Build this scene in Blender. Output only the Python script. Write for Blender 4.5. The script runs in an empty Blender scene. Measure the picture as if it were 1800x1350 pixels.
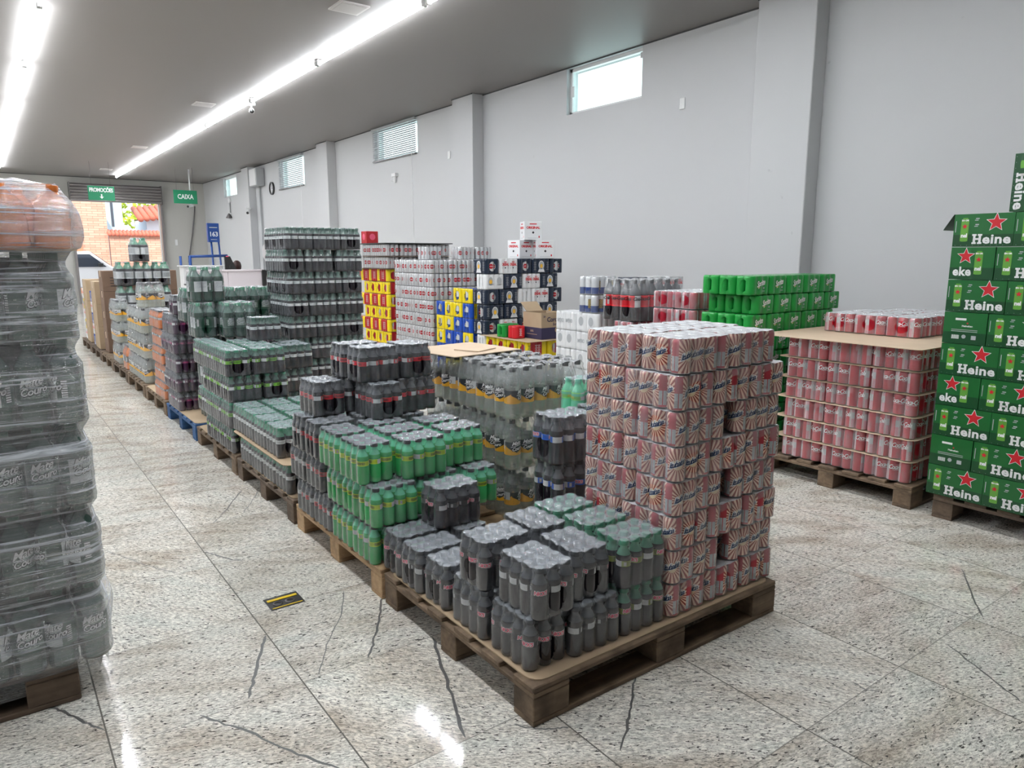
import bpy, bmesh, math, random
from mathutils import Vector, Matrix
random.seed(7)
PI = math.pi
C = bpy.context.scene.collection
SC = bpy.context.scene

# ------------------------------------------------------------------ camera
CAM_H = 1.38
FPX = 1260.0
pitch = math.atan(227 / FPX)
yaw = math.atan(940 / math.hypot(FPX, 227))
f0 = Vector((math.sin(yaw), math.cos(yaw), 0))
cr = Vector((math.cos(yaw), -math.sin(yaw), 0))
fw = f0 * math.cos(pitch) - Vector((0, 0, 1)) * math.sin(pitch)
up = cr.cross(fw)
cam = bpy.data.cameras.new('camera')
cam.sensor_width = 36.0
cam.lens = FPX / 1800 * 36
cam.clip_start = 0.05
cam.clip_end = 300
co = bpy.data.objects.new('camera', cam)
C.objects.link(co)
M4 = Matrix((cr, up, -fw)).transposed().to_4x4()
M4.translation = Vector((0, 0, CAM_H))
co.matrix_world = M4
SC.camera = co

# ------------------------------------------------------------------ view, world, sun
SC.view_settings.view_transform = 'Standard'
SC.view_settings.look = 'None'
SC.view_settings.gamma = 1.0
SC.view_settings.use_curve_mapping = False
SC.view_settings.exposure = 0.68
SC.cycles.transparent_max_bounces = 20
SC.cycles.max_bounces = 7
SC.cycles.sample_clamp_indirect = 6.0
TUBE_POWER = 135.0
w = bpy.data.worlds.new('sky')
SC.world = w
w.use_nodes = True
nt = w.node_tree
bg = nt.nodes['Background']
bg.inputs[0].default_value = (0.86, 0.93, 1.0, 1)
bg.inputs[1].default_value = 1.7
sun = bpy.data.lights.new('sun', 'SUN')
sun.energy = 3.2
sun.angle = 0.02
sun.color = (1, 0.95, 0.88)
so = bpy.data.objects.new('sun', sun)
so.rotation_euler = (math.radians(48), 0, math.radians(-25))
C.objects.link(so)

# ------------------------------------------------------------------ material helpers
MATS = {}
def node_mat(name):
    m = bpy.data.materials.new(name)
    m.use_nodes = True
    MATS[name] = m
    return m, m.node_tree, m.node_tree.nodes['Principled BSDF']
def N(nt, typ, **kw):
    n = nt.nodes.new(typ)
    for k, v in kw.items():
        if k.startswith('i_'):
            n.inputs[int(k[2:])].default_value = v
        else:
            setattr(n, k, v)
    return n
def L(nt, a, b): nt.links.new(a, b)
def math_(nt, op, a, b=None, c=None):
    n = nt.nodes.new('ShaderNodeMath'); n.operation = op
    for i, v in enumerate((a, b, c)):
        if v is None: continue
        if isinstance(v, (int, float)): n.inputs[i].default_value = v
        else: nt.links.new(v, n.inputs[i])
    return n.outputs[0]
def mixc(nt, fac, a, b):
    n = nt.nodes.new('ShaderNodeMix'); n.data_type = 'RGBA'
    if isinstance(fac, (int, float)): n.inputs[0].default_value = fac
    else: nt.links.new(fac, n.inputs[0])
    for i, v in ((6, a), (7, b)):
        if isinstance(v, tuple): n.inputs[i].default_value = (v[0], v[1], v[2], 1)
        else: nt.links.new(v, n.inputs[i])
    return n.outputs[2]
def plain(name, col, rough=0.5, metal=0.0, noise=0.0, coat=0.0, alpha=1.0, nscale=30):
    m, nt, p = node_mat(name)
    p.inputs['Base Color'].default_value = (col[0], col[1], col[2], 1)
    p.inputs['Roughness'].default_value = rough
    p.inputs['Metallic'].default_value = metal
    p.inputs['Coat Weight'].default_value = coat
    p.inputs['Alpha'].default_value = alpha
    if noise:
        tc = N(nt, 'ShaderNodeTexCoord')
        nz = N(nt, 'ShaderNodeTexNoise'); nz.inputs['Scale'].default_value = nscale
        L(nt, tc.outputs['Object'], nz.inputs['Vector'])
        dk = tuple(c * (1 - noise) for c in col)
        lt = tuple(min(1, c * (1 + noise)) for c in col)
        L(nt, mixc(nt, nz.outputs[0], dk, lt), p.inputs['Base Color'])
    return m
def emis(name, col, s):
    m, nt, p = node_mat(name)
    p.inputs['Base Color'].default_value = (1, 1, 1, 1)
    p.inputs['Emission Color'].default_value = (col[0], col[1], col[2], 1)
    p.inputs['Emission Strength'].default_value = s
    return m

def facing(nt, nrm, lo, hi):
    lw = N(nt, 'ShaderNodeLayerWeight'); lw.inputs[0].default_value = 0.5
    if nrm is not None: L(nt, nrm, lw.inputs['Normal'])
    return math_(nt, 'ADD', math_(nt, 'MULTIPLY', math_(nt, 'POWER', lw.outputs['Facing'], 4.0), hi), lo)
# surfaces of the room
def wall_mat(name, col, rough=0.55):
    m, nt, p = node_mat(name)
    tc = N(nt, 'ShaderNodeTexCoord')
    n1 = N(nt, 'ShaderNodeTexNoise'); n1.inputs['Scale'].default_value = 1.3; n1.inputs['Detail'].default_value = 4
    n2 = N(nt, 'ShaderNodeTexNoise'); n2.inputs['Scale'].default_value = 7; n2.inputs['Detail'].default_value = 6
    L(nt, tc.outputs['Object'], n1.inputs['Vector']); L(nt, tc.outputs['Object'], n2.inputs['Vector'])
    a = mixc(nt, n1.outputs[0], tuple(c * 0.97 for c in col), col)
    sm = N(nt, 'ShaderNodeMapRange'); sm.inputs[1].default_value = 0.73; sm.inputs[2].default_value = 0.80
    L(nt, n2.outputs[0], sm.inputs[0])
    L(nt, mixc(nt, sm.outputs[0], a, tuple(c * 0.72 for c in col)), p.inputs['Base Color'])
    p.inputs['Roughness'].default_value = rough
    return m
wall_mat('wall_paint', (0.56, 0.565, 0.572))
wall_mat('far_wall_paint', (0.50, 0.49, 0.46))
wall_mat('ceiling_paint', (0.25, 0.236, 0.226), 0.5)
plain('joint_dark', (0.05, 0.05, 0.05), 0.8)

def floor_mat():
    m, nt, p = node_mat('granite')
    tc = N(nt, 'ShaderNodeTexCoord')
    sx = N(nt, 'ShaderNodeSeparateXYZ'); L(nt, tc.outputs['Object'], sx.inputs[0])
    TS = 0.5565
    tx = math_(nt, 'DIVIDE', math_(nt, 'SUBTRACT', sx.outputs[0], 0.715), TS)
    ty = math_(nt, 'DIVIDE', math_(nt, 'SUBTRACT', sx.outputs[1], 1.575), TS)
    fx = math_(nt, 'FLOOR', tx); fy = math_(nt, 'FLOOR', ty)
    cb = N(nt, 'ShaderNodeCombineXYZ'); L(nt, fx, cb.inputs[0]); L(nt, fy, cb.inputs[1])
    wn = N(nt, 'ShaderNodeTexWhiteNoise'); wn.noise_dimensions = '2D'; L(nt, cb.outputs[0], wn.inputs['Vector'])
    # per-slab shift and slight turn so that veins break at the joints
    sc = N(nt, 'ShaderNodeVectorMath', operation='SCALE'); L(nt, wn.outputs['Color'], sc.inputs[0]); sc.inputs['Scale'].default_value = 17
    ad = N(nt, 'ShaderNodeVectorMath', operation='ADD'); L(nt, tc.outputs['Object'], ad.inputs[0]); L(nt, sc.outputs[0], ad.inputs[1])
    rot = N(nt, 'ShaderNodeVectorRotate'); rot.rotation_type = 'Z_AXIS'; L(nt, ad.outputs[0], rot.inputs['Vector'])
    L(nt, math_(nt, 'ADD', math_(nt, 'MULTIPLY', wn.outputs['Value'], 0.9), 0.05), rot.inputs['Angle'])
    mp = N(nt, 'ShaderNodeMapping'); mp.inputs['Scale'].default_value = (1.0, 2.7, 1); L(nt, rot.outputs[0], mp.inputs['Vector'])
    # big cloudy tint
    c1 = N(nt, 'ShaderNodeTexNoise'); c1.inputs['Scale'].default_value = 3.0; c1.inputs['Detail'].default_value = 5
    L(nt, mp.outputs[0], c1.inputs['Vector'])
    r1 = N(nt, 'ShaderNodeValToRGB'); L(nt, c1.outputs[0], r1.inputs[0])
    e = r1.color_ramp.elements
    e[0].position = 0.27; e[0].color = (0.52, 0.45, 0.37, 1)
    e[1].position = 0.56; e[1].color = (0.80, 0.765, 0.69, 1)
    x = r1.color_ramp.elements.new(0.78); x.color = (0.68, 0.69, 0.63, 1)
    # fine grain
    g = N(nt, 'ShaderNodeTexNoise'); g.inputs['Scale'].default_value = 60; g.inputs['Detail'].default_value = 4; g.inputs['Roughness'].default_value = 0.7
    L(nt, mp.outputs[0], g.inputs['Vector'])
    gr = N(nt, 'ShaderNodeMapRange'); gr.inputs[1].default_value = 0.40; gr.inputs[2].default_value = 0.62; gr.inputs[3].default_value = 0.52; gr.inputs[4].default_value = 1.14
    L(nt, g.outputs[0], gr.inputs[0])
    gm = N(nt, 'ShaderNodeVectorMath', operation='SCALE'); L(nt, r1.outputs[0], gm.inputs[0]); L(nt, gr.outputs[0], gm.inputs['Scale'])
    # dark specks at two sizes
    s1 = N(nt, 'ShaderNodeTexNoise'); s1.inputs['Scale'].default_value = 52; s1.inputs['Detail'].default_value = 2; s1.inputs['Distortion'].default_value = 0.7
    L(nt, mp.outputs[0], s1.inputs['Vector'])
    m1 = N(nt, 'ShaderNodeMapRange'); m1.inputs[1].default_value = 0.625; m1.inputs[2].default_value = 0.66; L(nt, s1.outputs[0], m1.inputs[0])
    s2 = N(nt, 'ShaderNodeTexNoise'); s2.inputs['Scale'].default_value = 95; s2.inputs['Detail'].default_value = 1
    L(nt, mp.outputs[0], s2.inputs['Vector'])
    m2 = N(nt, 'ShaderNodeMapRange'); m2.inputs[1].default_value = 0.66; m2.inputs[2].default_value = 0.71; m2.inputs[4].default_value = 0.8; L(nt, s2.outputs[0], m2.inputs[0])
    a = mixc(nt, m1.outputs[0], gm.outputs[0], (0.07, 0.065, 0.06))
    b = mixc(nt, m2.outputs[0], a, (0.12, 0.10, 0.085))
    tint = math_(nt, 'ADD', math_(nt, 'MULTIPLY', wn.outputs['Value'], 0.14), 0.93)
    tm = N(nt, 'ShaderNodeVectorMath', operation='SCALE'); L(nt, b, tm.inputs[0]); L(nt, tint, tm.inputs['Scale'])
    # joints
    def jd(t, wd):
        fr = math_(nt, 'FRACT', t)
        d = math_(nt, 'MINIMUM', fr, math_(nt, 'SUBTRACT', 1.0, fr))
        return math_(nt, 'LESS_THAN', d, wd)
    j = math_(nt, 'MAXIMUM', math_(nt, 'MULTIPLY', jd(tx, 0.0042), 1.0), math_(nt, 'MULTIPLY', jd(ty, 0.0032), 0.75))
    fin = mixc(nt, j, tm.outputs[0], (0.10, 0.09, 0.075))
    L(nt, fin, p.inputs['Base Color'])
    rr = math_(nt, 'ADD', math_(nt, 'MULTIPLY', c1.outputs[0], 0.06), 0.045)
    L(nt, math_(nt, 'ADD', rr, math_(nt, 'MULTIPLY', j, 0.4)), p.inputs['Roughness'])
    p.inputs['Specular IOR Level'].default_value = 0.36
    bp = N(nt, 'ShaderNodeBump'); bp.inputs['Strength'].default_value = 0.03; L(nt, c1.outputs[0], bp.inputs['Height']); L(nt, bp.outputs[0], p.inputs['Normal'])
    return m
floor_mat()

def wood_mat(name, dark, light):
    m, nt, p = node_mat(name)
    tc = N(nt, 'ShaderNodeTexCoord')
    oi = N(nt, 'ShaderNodeObjectInfo')
    ad = N(nt, 'ShaderNodeVectorMath', operation='ADD'); L(nt, tc.outputs['Object'], ad.inputs[0])
    s3 = N(nt, 'ShaderNodeVectorMath', operation='SCALE'); s3.inputs[0].default_value = (3, 5, 7); L(nt, oi.outputs['Random'], s3.inputs['Scale']); L(nt, s3.outputs[0], ad.inputs[1])
    mp = N(nt, 'ShaderNodeMapping'); mp.inputs['Scale'].default_value = (3, 30, 40); L(nt, ad.outputs[0], mp.inputs['Vector'])
    a = N(nt, 'ShaderNodeTexNoise'); a.inputs['Scale'].default_value = 1.6; a.inputs['Detail'].default_value = 6; L(nt, mp.outputs[0], a.inputs['Vector'])
    d = N(nt, 'ShaderNodeTexNoise'); d.inputs['Scale'].default_value = 9; d.inputs['Detail'].default_value = 5; L(nt, ad.outputs[0], d.inputs['Vector'])
    c = mixc(nt, a.outputs[0], dark, light)
    mr = N(nt, 'ShaderNodeMapRange'); mr.inputs[1].default_value = 0.45; mr.inputs[2].default_value = 0.72; mr.inputs[4].default_value = 0.75; L(nt, d.outputs[0], mr.inputs[0])
    L(nt, mixc(nt, mr.outputs[0], c, tuple(v * 0.45 for v in dark)), p.inputs['Base Color'])
    p.inputs['Roughness'].default_value = 0.75
    bp = N(nt, 'ShaderNodeBump'); bp.inputs['Strength'].default_value = 0.25; bp.inputs['Distance'].default_value = 0.004; L(nt, a.outputs[0], bp.inputs['Height']); L(nt, bp.outputs[0], p.inputs['Normal'])
wood_mat('old_wood', (0.085, 0.055, 0.034), (0.29, 0.20, 0.125))
wood_mat('dark_wood', (0.07, 0.045, 0.03), (0.20, 0.14, 0.095))
wood_mat('pine_wood', (0.40, 0.25, 0.13), (0.66, 0.45, 0.26))
wood_mat('blue_wood', (0.02, 0.06, 0.16), (0.04, 0.13, 0.30))
plain('kraft', (0.42, 0.31, 0.20), 0.8, noise=0.12, nscale=9)
plain('kraft_light', (0.60, 0.46, 0.33), 0.8, noise=0.08, nscale=9)
plain('kraft_dark', (0.20, 0.125, 0.085), 0.8, noise=0.15, nscale=9)

def film_mat(name, haze, col=(0.8, 0.85, 0.9), wr=0.5, rough=0.16, streak=False, calm=False):
    m = bpy.data.materials.new(name); m.use_nodes = True; MATS[name] = m
    nt = m.node_tree; nt.nodes.clear()
    out = N(nt, 'ShaderNodeOutputMaterial')
    tc = N(nt, 'ShaderNodeTexCoord'); oi = N(nt, 'ShaderNodeObjectInfo')
    s3 = N(nt, 'ShaderNodeVectorMath', operation='SCALE'); s3.inputs[0].default_value = (13, 5, 7); L(nt, oi.outputs['Random'], s3.inputs['Scale'])
    ad = N(nt, 'ShaderNodeVectorMath', operation='ADD'); L(nt, tc.outputs['Object'], ad.inputs[0]); L(nt, s3.outputs[0], ad.inputs[1])
    mp = N(nt, 'ShaderNodeMapping'); L(nt, ad.outputs[0], mp.inputs['Vector'])
    mp.inputs['Scale'].default_value = (2.2, 2.2, 60) if streak else (26, 26, 9)
    if streak: mp.inputs['Rotation'].default_value = (0.03, 0.06, 0)
    nz = N(nt, 'ShaderNodeTexNoise'); nz.inputs['Scale'].default_value = 1.0; nz.inputs['Detail'].default_value = 5; nz.inputs['Roughness'].default_value = 0.70 if streak else 0.62
    nz.inputs['Distortion'].default_value = 0.6
    L(nt, mp.outputs[0], nz.inputs['Vector'])
    bp = N(nt, 'ShaderNodeBump'); bp.inputs['Strength'].default_value = wr; bp.inputs['Distance'].default_value = 0.03 if streak else 0.004
    L(nt, nz.outputs[0], bp.inputs['Height'])
    tr = N(nt, 'ShaderNodeBsdfTransparent')
    df = N(nt, 'ShaderNodeBsdfDiffuse'); df.inputs[0].default_value = (*col, 1)
    gl = N(nt, 'ShaderNodeBsdfGlossy'); gl.inputs['Roughness'].default_value = rough; L(nt, bp.outputs[0], gl.inputs['Normal'])
    mr = N(nt, 'ShaderNodeMapRange'); mr.inputs[1].default_value = 0.50 if streak else 0.48; mr.inputs[2].default_value = 0.66 if streak else 0.75
    mr.inputs[3].default_value = haze; mr.inputs[4].default_value = 0.75 if streak else haze * 1.25 if calm else min(1, haze * 2.2 + 0.05); L(nt, nz.outputs[0], mr.inputs[0])  # streak: wrinkle highlights painted as white diffuse bands
    hz_ = math_(nt, 'MINIMUM', math_(nt, 'ADD', mr.outputs[0], facing(nt, None, 0.0, 0.30)), 1.0)
    mx = N(nt, 'ShaderNodeMixShader'); L(nt, hz_, mx.inputs[0]); L(nt, tr.outputs[0], mx.inputs[1]); L(nt, df.outputs[0], mx.inputs[2])
    fa = facing(nt, bp.outputs[0], 0.16 if streak else 0.045 if calm else 0.07, 0.75)
    mx2 = N(nt, 'ShaderNodeMixShader'); L(nt, fa, mx2.inputs[0]); L(nt, mx.outputs[0], mx2.inputs[1]); L(nt, gl.outputs[0], mx2.inputs[2])
    L(nt, mx2.outputs[0], out.inputs[0])
    return m
film_mat('shrink_film', 0.045)
film_mat('film_top', 0.26, (0.66, 0.71, 0.78), 0.04, 0.24, calm=True)  # top sheet: film haze raised to paint in the tubes' reflection
film_mat('can_top', 0.60, (0.84, 0.85, 0.88), 0.05, 0.25, calm=True)  # white of film and lids, with reflected light painted into the haze
film_mat('film_thin', 0.05, (0.85, 0.86, 0.88), 0.3, 0.2)
film_mat('shrink_film_cans', 0.14, (0.86, 0.80, 0.84), 0.35, 0.25)
film_mat('film_clear', 0.06, (0.9, 0.92, 0.95), 1.0, 0.12)
film_mat('film_clear_top', 0.22, (0.9, 0.92, 0.95), 0.8, 0.12)
film_mat('wrap_film', 0.09, (0.80, 0.84, 0.90), 1.0, 0.13, streak=True)

def clear_mat(name, col, op, rough=0.08):
    # clear PET: mostly see-through, glossy skin
    m = bpy.data.materials.new(name); m.use_nodes = True; MATS[name] = m
    nt = m.node_tree; nt.nodes.clear()
    out = N(nt, 'ShaderNodeOutputMaterial')
    tr = N(nt, 'ShaderNodeBsdfTransparent'); tr.inputs[0].default_value = (*[min(1, c * 1.05) for c in col], 1)
    df = N(nt, 'ShaderNodeBsdfDiffuse'); df.inputs[0].default_value = (*col, 1)
    tl = N(nt, 'ShaderNodeBsdfTranslucent'); tl.inputs[0].default_value = (*col, 1)
    m0 = N(nt, 'ShaderNodeMixShader', i_0=0.4); L(nt, df.outputs[0], m0.inputs[1]); L(nt, tl.outputs[0], m0.inputs[2])
    m1 = N(nt, 'ShaderNodeMixShader', i_0=op); L(nt, tr.outputs[0], m1.inputs[1]); L(nt, m0.outputs[0], m1.inputs[2])
    gl = N(nt, 'ShaderNodeBsdfGlossy'); gl.inputs['Roughness'].default_value = rough
    m2 = N(nt, 'ShaderNodeMixShader'); L(nt, facing(nt, None, 0.05, 0.7), m2.inputs[0]); L(nt, m1.outputs[0], m2.inputs[1]); L(nt, gl.outputs[0], m2.inputs[2])
    L(nt, m2.outputs[0], out.inputs[0])
clear_mat('pet_clear', (0.90, 0.92, 0.92), 0.10)
clear_mat('pet_water', (0.84, 0.86, 0.82), 0.26)
clear_mat('pet_green', (0.30, 0.66, 0.48), 0.55)
clear_mat('pet_deep', (0.05, 0.10, 0.08), 0.85)
clear_mat('pet_green_dark', (0.13, 0.27, 0.21), 0.70)
clear_mat('pet_dark_neck', (0.20, 0.21, 0.23), 0.72)
clear_mat('window_glass', (0.75, 0.95, 0.90), 0.03)

plain('cola', (0.012, 0.009, 0.013), 0.12, coat=0.4)
plain('grape', (0.035, 0.006, 0.030), 0.12, coat=0.4)
plain('lime_soda', (0.05, 0.40, 0.12), 0.15, coat=0.4)
plain('mint_soda', (0.16, 0.62, 0.38), 0.15, coat=0.4)
plain('orange_soda', (0.62, 0.17, 0.035), 0.15, coat=0.4)
plain('dark_green', (0.012, 0.045, 0.028), 0.14, coat=0.4)
plain('cap_black', (0.025, 0.027, 0.030), 0.4)
plain('cap_green', (0.02, 0.22, 0.11), 0.4)
plain('cap_dark_green', (0.015, 0.09, 0.06), 0.4)
plain('cap_red', (0.6, 0.02, 0.03), 0.4)
plain('cap_mint', (0.12, 0.48, 0.33), 0.4)
plain('white_ink', (0.82, 0.82, 0.82), 0.5)
plain('grey_ink', (0.42, 0.44, 0.46), 0.5)
plain('black_ink', (0.02, 0.02, 0.025), 0.45)
plain('navy_ink', (0.015, 0.035, 0.10), 0.45)
plain('red_ink', (0.62, 0.015, 0.025), 0.4)
plain('pink_ink', (0.75, 0.10, 0.18), 0.5)
plain('yellow_ink', (0.85, 0.62, 0.02), 0.4)
plain('amber_ink', (0.85, 0.47, 0.04), 0.45)
plain('cream_ink', (0.72, 0.60, 0.38), 0.5)
plain('wrap_white', (0.78, 0.79, 0.80), 0.28, coat=0.3)
plain('wrap_navy', (0.012, 0.022, 0.045), 0.28, coat=0.3)
plain('wrap_blue', (0.01, 0.07, 0.42), 0.28, coat=0.3)
plain('wrap_yellow', (0.85, 0.66, 0.01), 0.28, coat=0.3)
plain('wrap_red', (0.42, 0.01, 0.015), 0.28, coat=0.3)
plain('wrap_green', (0.01, 0.30, 0.045), 0.28, coat=0.3)
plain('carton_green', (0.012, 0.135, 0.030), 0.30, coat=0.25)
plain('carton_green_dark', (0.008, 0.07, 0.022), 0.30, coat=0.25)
plain('can_green', (0.14, 0.38, 0.06), 0.25, coat=0.3)
plain('aluminium', (0.70, 0.71, 0.72), 0.25, metal=0.9)
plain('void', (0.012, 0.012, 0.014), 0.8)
plain('steel_dark', (0.14, 0.13, 0.13), 0.35, metal=0.7)
plain('shutter_metal', (0.30, 0.28, 0.28), 0.32, metal=0.75)
plain('white_plastic', (0.75, 0.75, 0.75), 0.4)
plain('grey_box', (0.42, 0.43, 0.44), 0.5)
plain('black_plastic', (0.02, 0.02, 0.02), 0.4)
plain('blue_paint', (0.012, 0.06, 0.25), 0.4)
plain('sign_green', (0.01, 0.22, 0.10), 0.45)
plain('counter_white', (0.74, 0.68, 0.71), 0.35)
plain('cloth_red', (0.45, 0.01, 0.05), 0.8, noise=0.3)
plain('leaf_dark', (0.03, 0.06, 0.04), 0.7)
plain('hair', (0.035, 0.01, 0.008), 0.5)
plain('skin', (0.55, 0.33, 0.25), 0.5)
plain('shirt', (0.1, 0.1, 0.14), 0.8)

def label_mat(name, base, panel, ink, white=(0.62, 0.64, 0.65)):
    # small bottle label: coloured band, a pale text panel and a dark mark, going round with UV
    m, nt, p = node_mat(name)
    uv = N(nt, 'ShaderNodeUVMap'); s = N(nt, 'ShaderNodeSeparateXYZ'); L(nt, uv.outputs[0], s.inputs[0])
    u, v = s.outputs[0], s.outputs[1]
    def rng(x, a, b):
        return math_(nt, 'MULTIPLY', math_(nt, 'GREATER_THAN', x, a), math_(nt, 'LESS_THAN', x, b))
    c = mixc(nt, rng(v, 0.12, 0.88), ink if name == 'label_red' else tuple(min(1, q * 1.4) for q in base), base)
    nz = N(nt, 'ShaderNodeTexNoise'); nz.inputs['Scale'].default_value = 34; L(nt, uv.outputs[0], nz.inputs['Vector'])
    fine = math_(nt, 'GREATER_THAN', nz.outputs[0], 0.56)
    pw = mixc(nt, fine, white, tuple(q * 0.72 for q in white))
    c = mixc(nt, rng(u, 0.56, 0.82), c, pw)
    bc = math_(nt, 'GREATER_THAN', math_(nt, 'SINE', math_(nt, 'MULTIPLY', v, 70)), 0.0)
    bcc = mixc(nt, bc, (0.75, 0.75, 0.75), (0.1, 0.1, 0.1))
    c = mixc(nt, math_(nt, 'MULTIPLY', rng(u, 0.87, 0.93), rng(v, 0.15, 0.85)), c, bcc)
    mk = math_(nt, 'MULTIPLY', rng(u, 0.10, 0.40), math_(nt, 'MULTIPLY', rng(v, 0.22, 0.80), math_(nt, 'GREATER_THAN', nz.outputs[0], 0.49)))
    c = mixc(nt, mk, c, panel)
    L(nt, c, p.inputs['Base Color']); p.inputs['Roughness'].default_value = 0.4
label_mat('label_grey', (0.035, 0.033, 0.036), (0.035, 0.033, 0.036), (0.2, 0.2, 0.2))
label_mat('label_olive', (0.20, 0.24, 0.05), (0.20, 0.24, 0.05), (0.2, 0.2, 0.2))
label_mat('label_yellowgreen', (0.42, 0.58, 0.03), (0.02, 0.03, 0.04), (0.05, 0.06, 0.05))
label_mat('label_red', (0.50, 0.02, 0.04), (0.03, 0.02, 0.02), (0.75, 0.04, 0.04))
label_mat('label_blue', (0.02, 0.10, 0.45), (0.02, 0.10, 0.45), (0.1, 0.2, 0.5))
label_mat('label_lime', (0.15, 0.40, 0.03), (0.02, 0.03, 0.02), (0.1, 0.1, 0.1))
label_mat('label_white', (0.62, 0.66, 0.66), (0.35, 0.37, 0.38), (0.1, 0.1, 0.1), (0.78, 0.80, 0.80))
label_mat('label_silver', (0.40, 0.42, 0.43), (0.16, 0.18, 0.18), (0.1, 0.1, 0.1))
label_mat('label_purple', (0.10, 0.01, 0.06), (0.45, 0.05, 0.15), (0.1, 0.1, 0.1))
label_mat('label_brown', (0.06, 0.05, 0.04), (0.8, 0.75, 0.65), (0.1, 0.1, 0.1))
label_mat('label_mint', (0.20, 0.55, 0.15), (0.70, 0.45, 0.05), (0.1, 0.1, 0.1))
label_mat('label_darkgreen', (0.012, 0.05, 0.03), (0.42, 0.48, 0.44), (0.1, 0.1, 0.1))
label_mat('label_cola', (0.55, 0.01, 0.02), (0.55, 0.01, 0.02), (0.55, 0.01, 0.02))

def mate_label():
    m, nt, p = node_mat('label_mate')
    uv = N(nt, 'ShaderNodeUVMap'); s = N(nt, 'ShaderNodeSeparateXYZ'); L(nt, uv.outputs[0], s.inputs[0])
    u, v = s.outputs[0], s.outputs[1]
    uu = math_(nt, 'FRACT', math_(nt, 'MULTIPLY', u, 2.0))
    edge = math_(nt, 'ADD', math_(nt, 'MULTIPLY', math_(nt, 'ABSOLUTE', math_(nt, 'SUBTRACT', uu, 0.45)), 1.0), 0.18)
    c = mixc(nt, math_(nt, 'GREATER_THAN', v, edge), (0.82, 0.42, 0.03), (0.02, 0.025, 0.03))
    pn = math_(nt, 'MULTIPLY', math_(nt, 'MULTIPLY', math_(nt, 'GREATER_THAN', u, 0.78), math_(nt, 'LESS_THAN', u, 0.96)), math_(nt, 'GREATER_THAN', v, 0.4))
    c = mixc(nt, pn, c, (0.62, 0.64, 0.64))
    L(nt, c, p.inputs['Base Color']); p.inputs['Roughness'].default_value = 0.4
mate_label()

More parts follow.
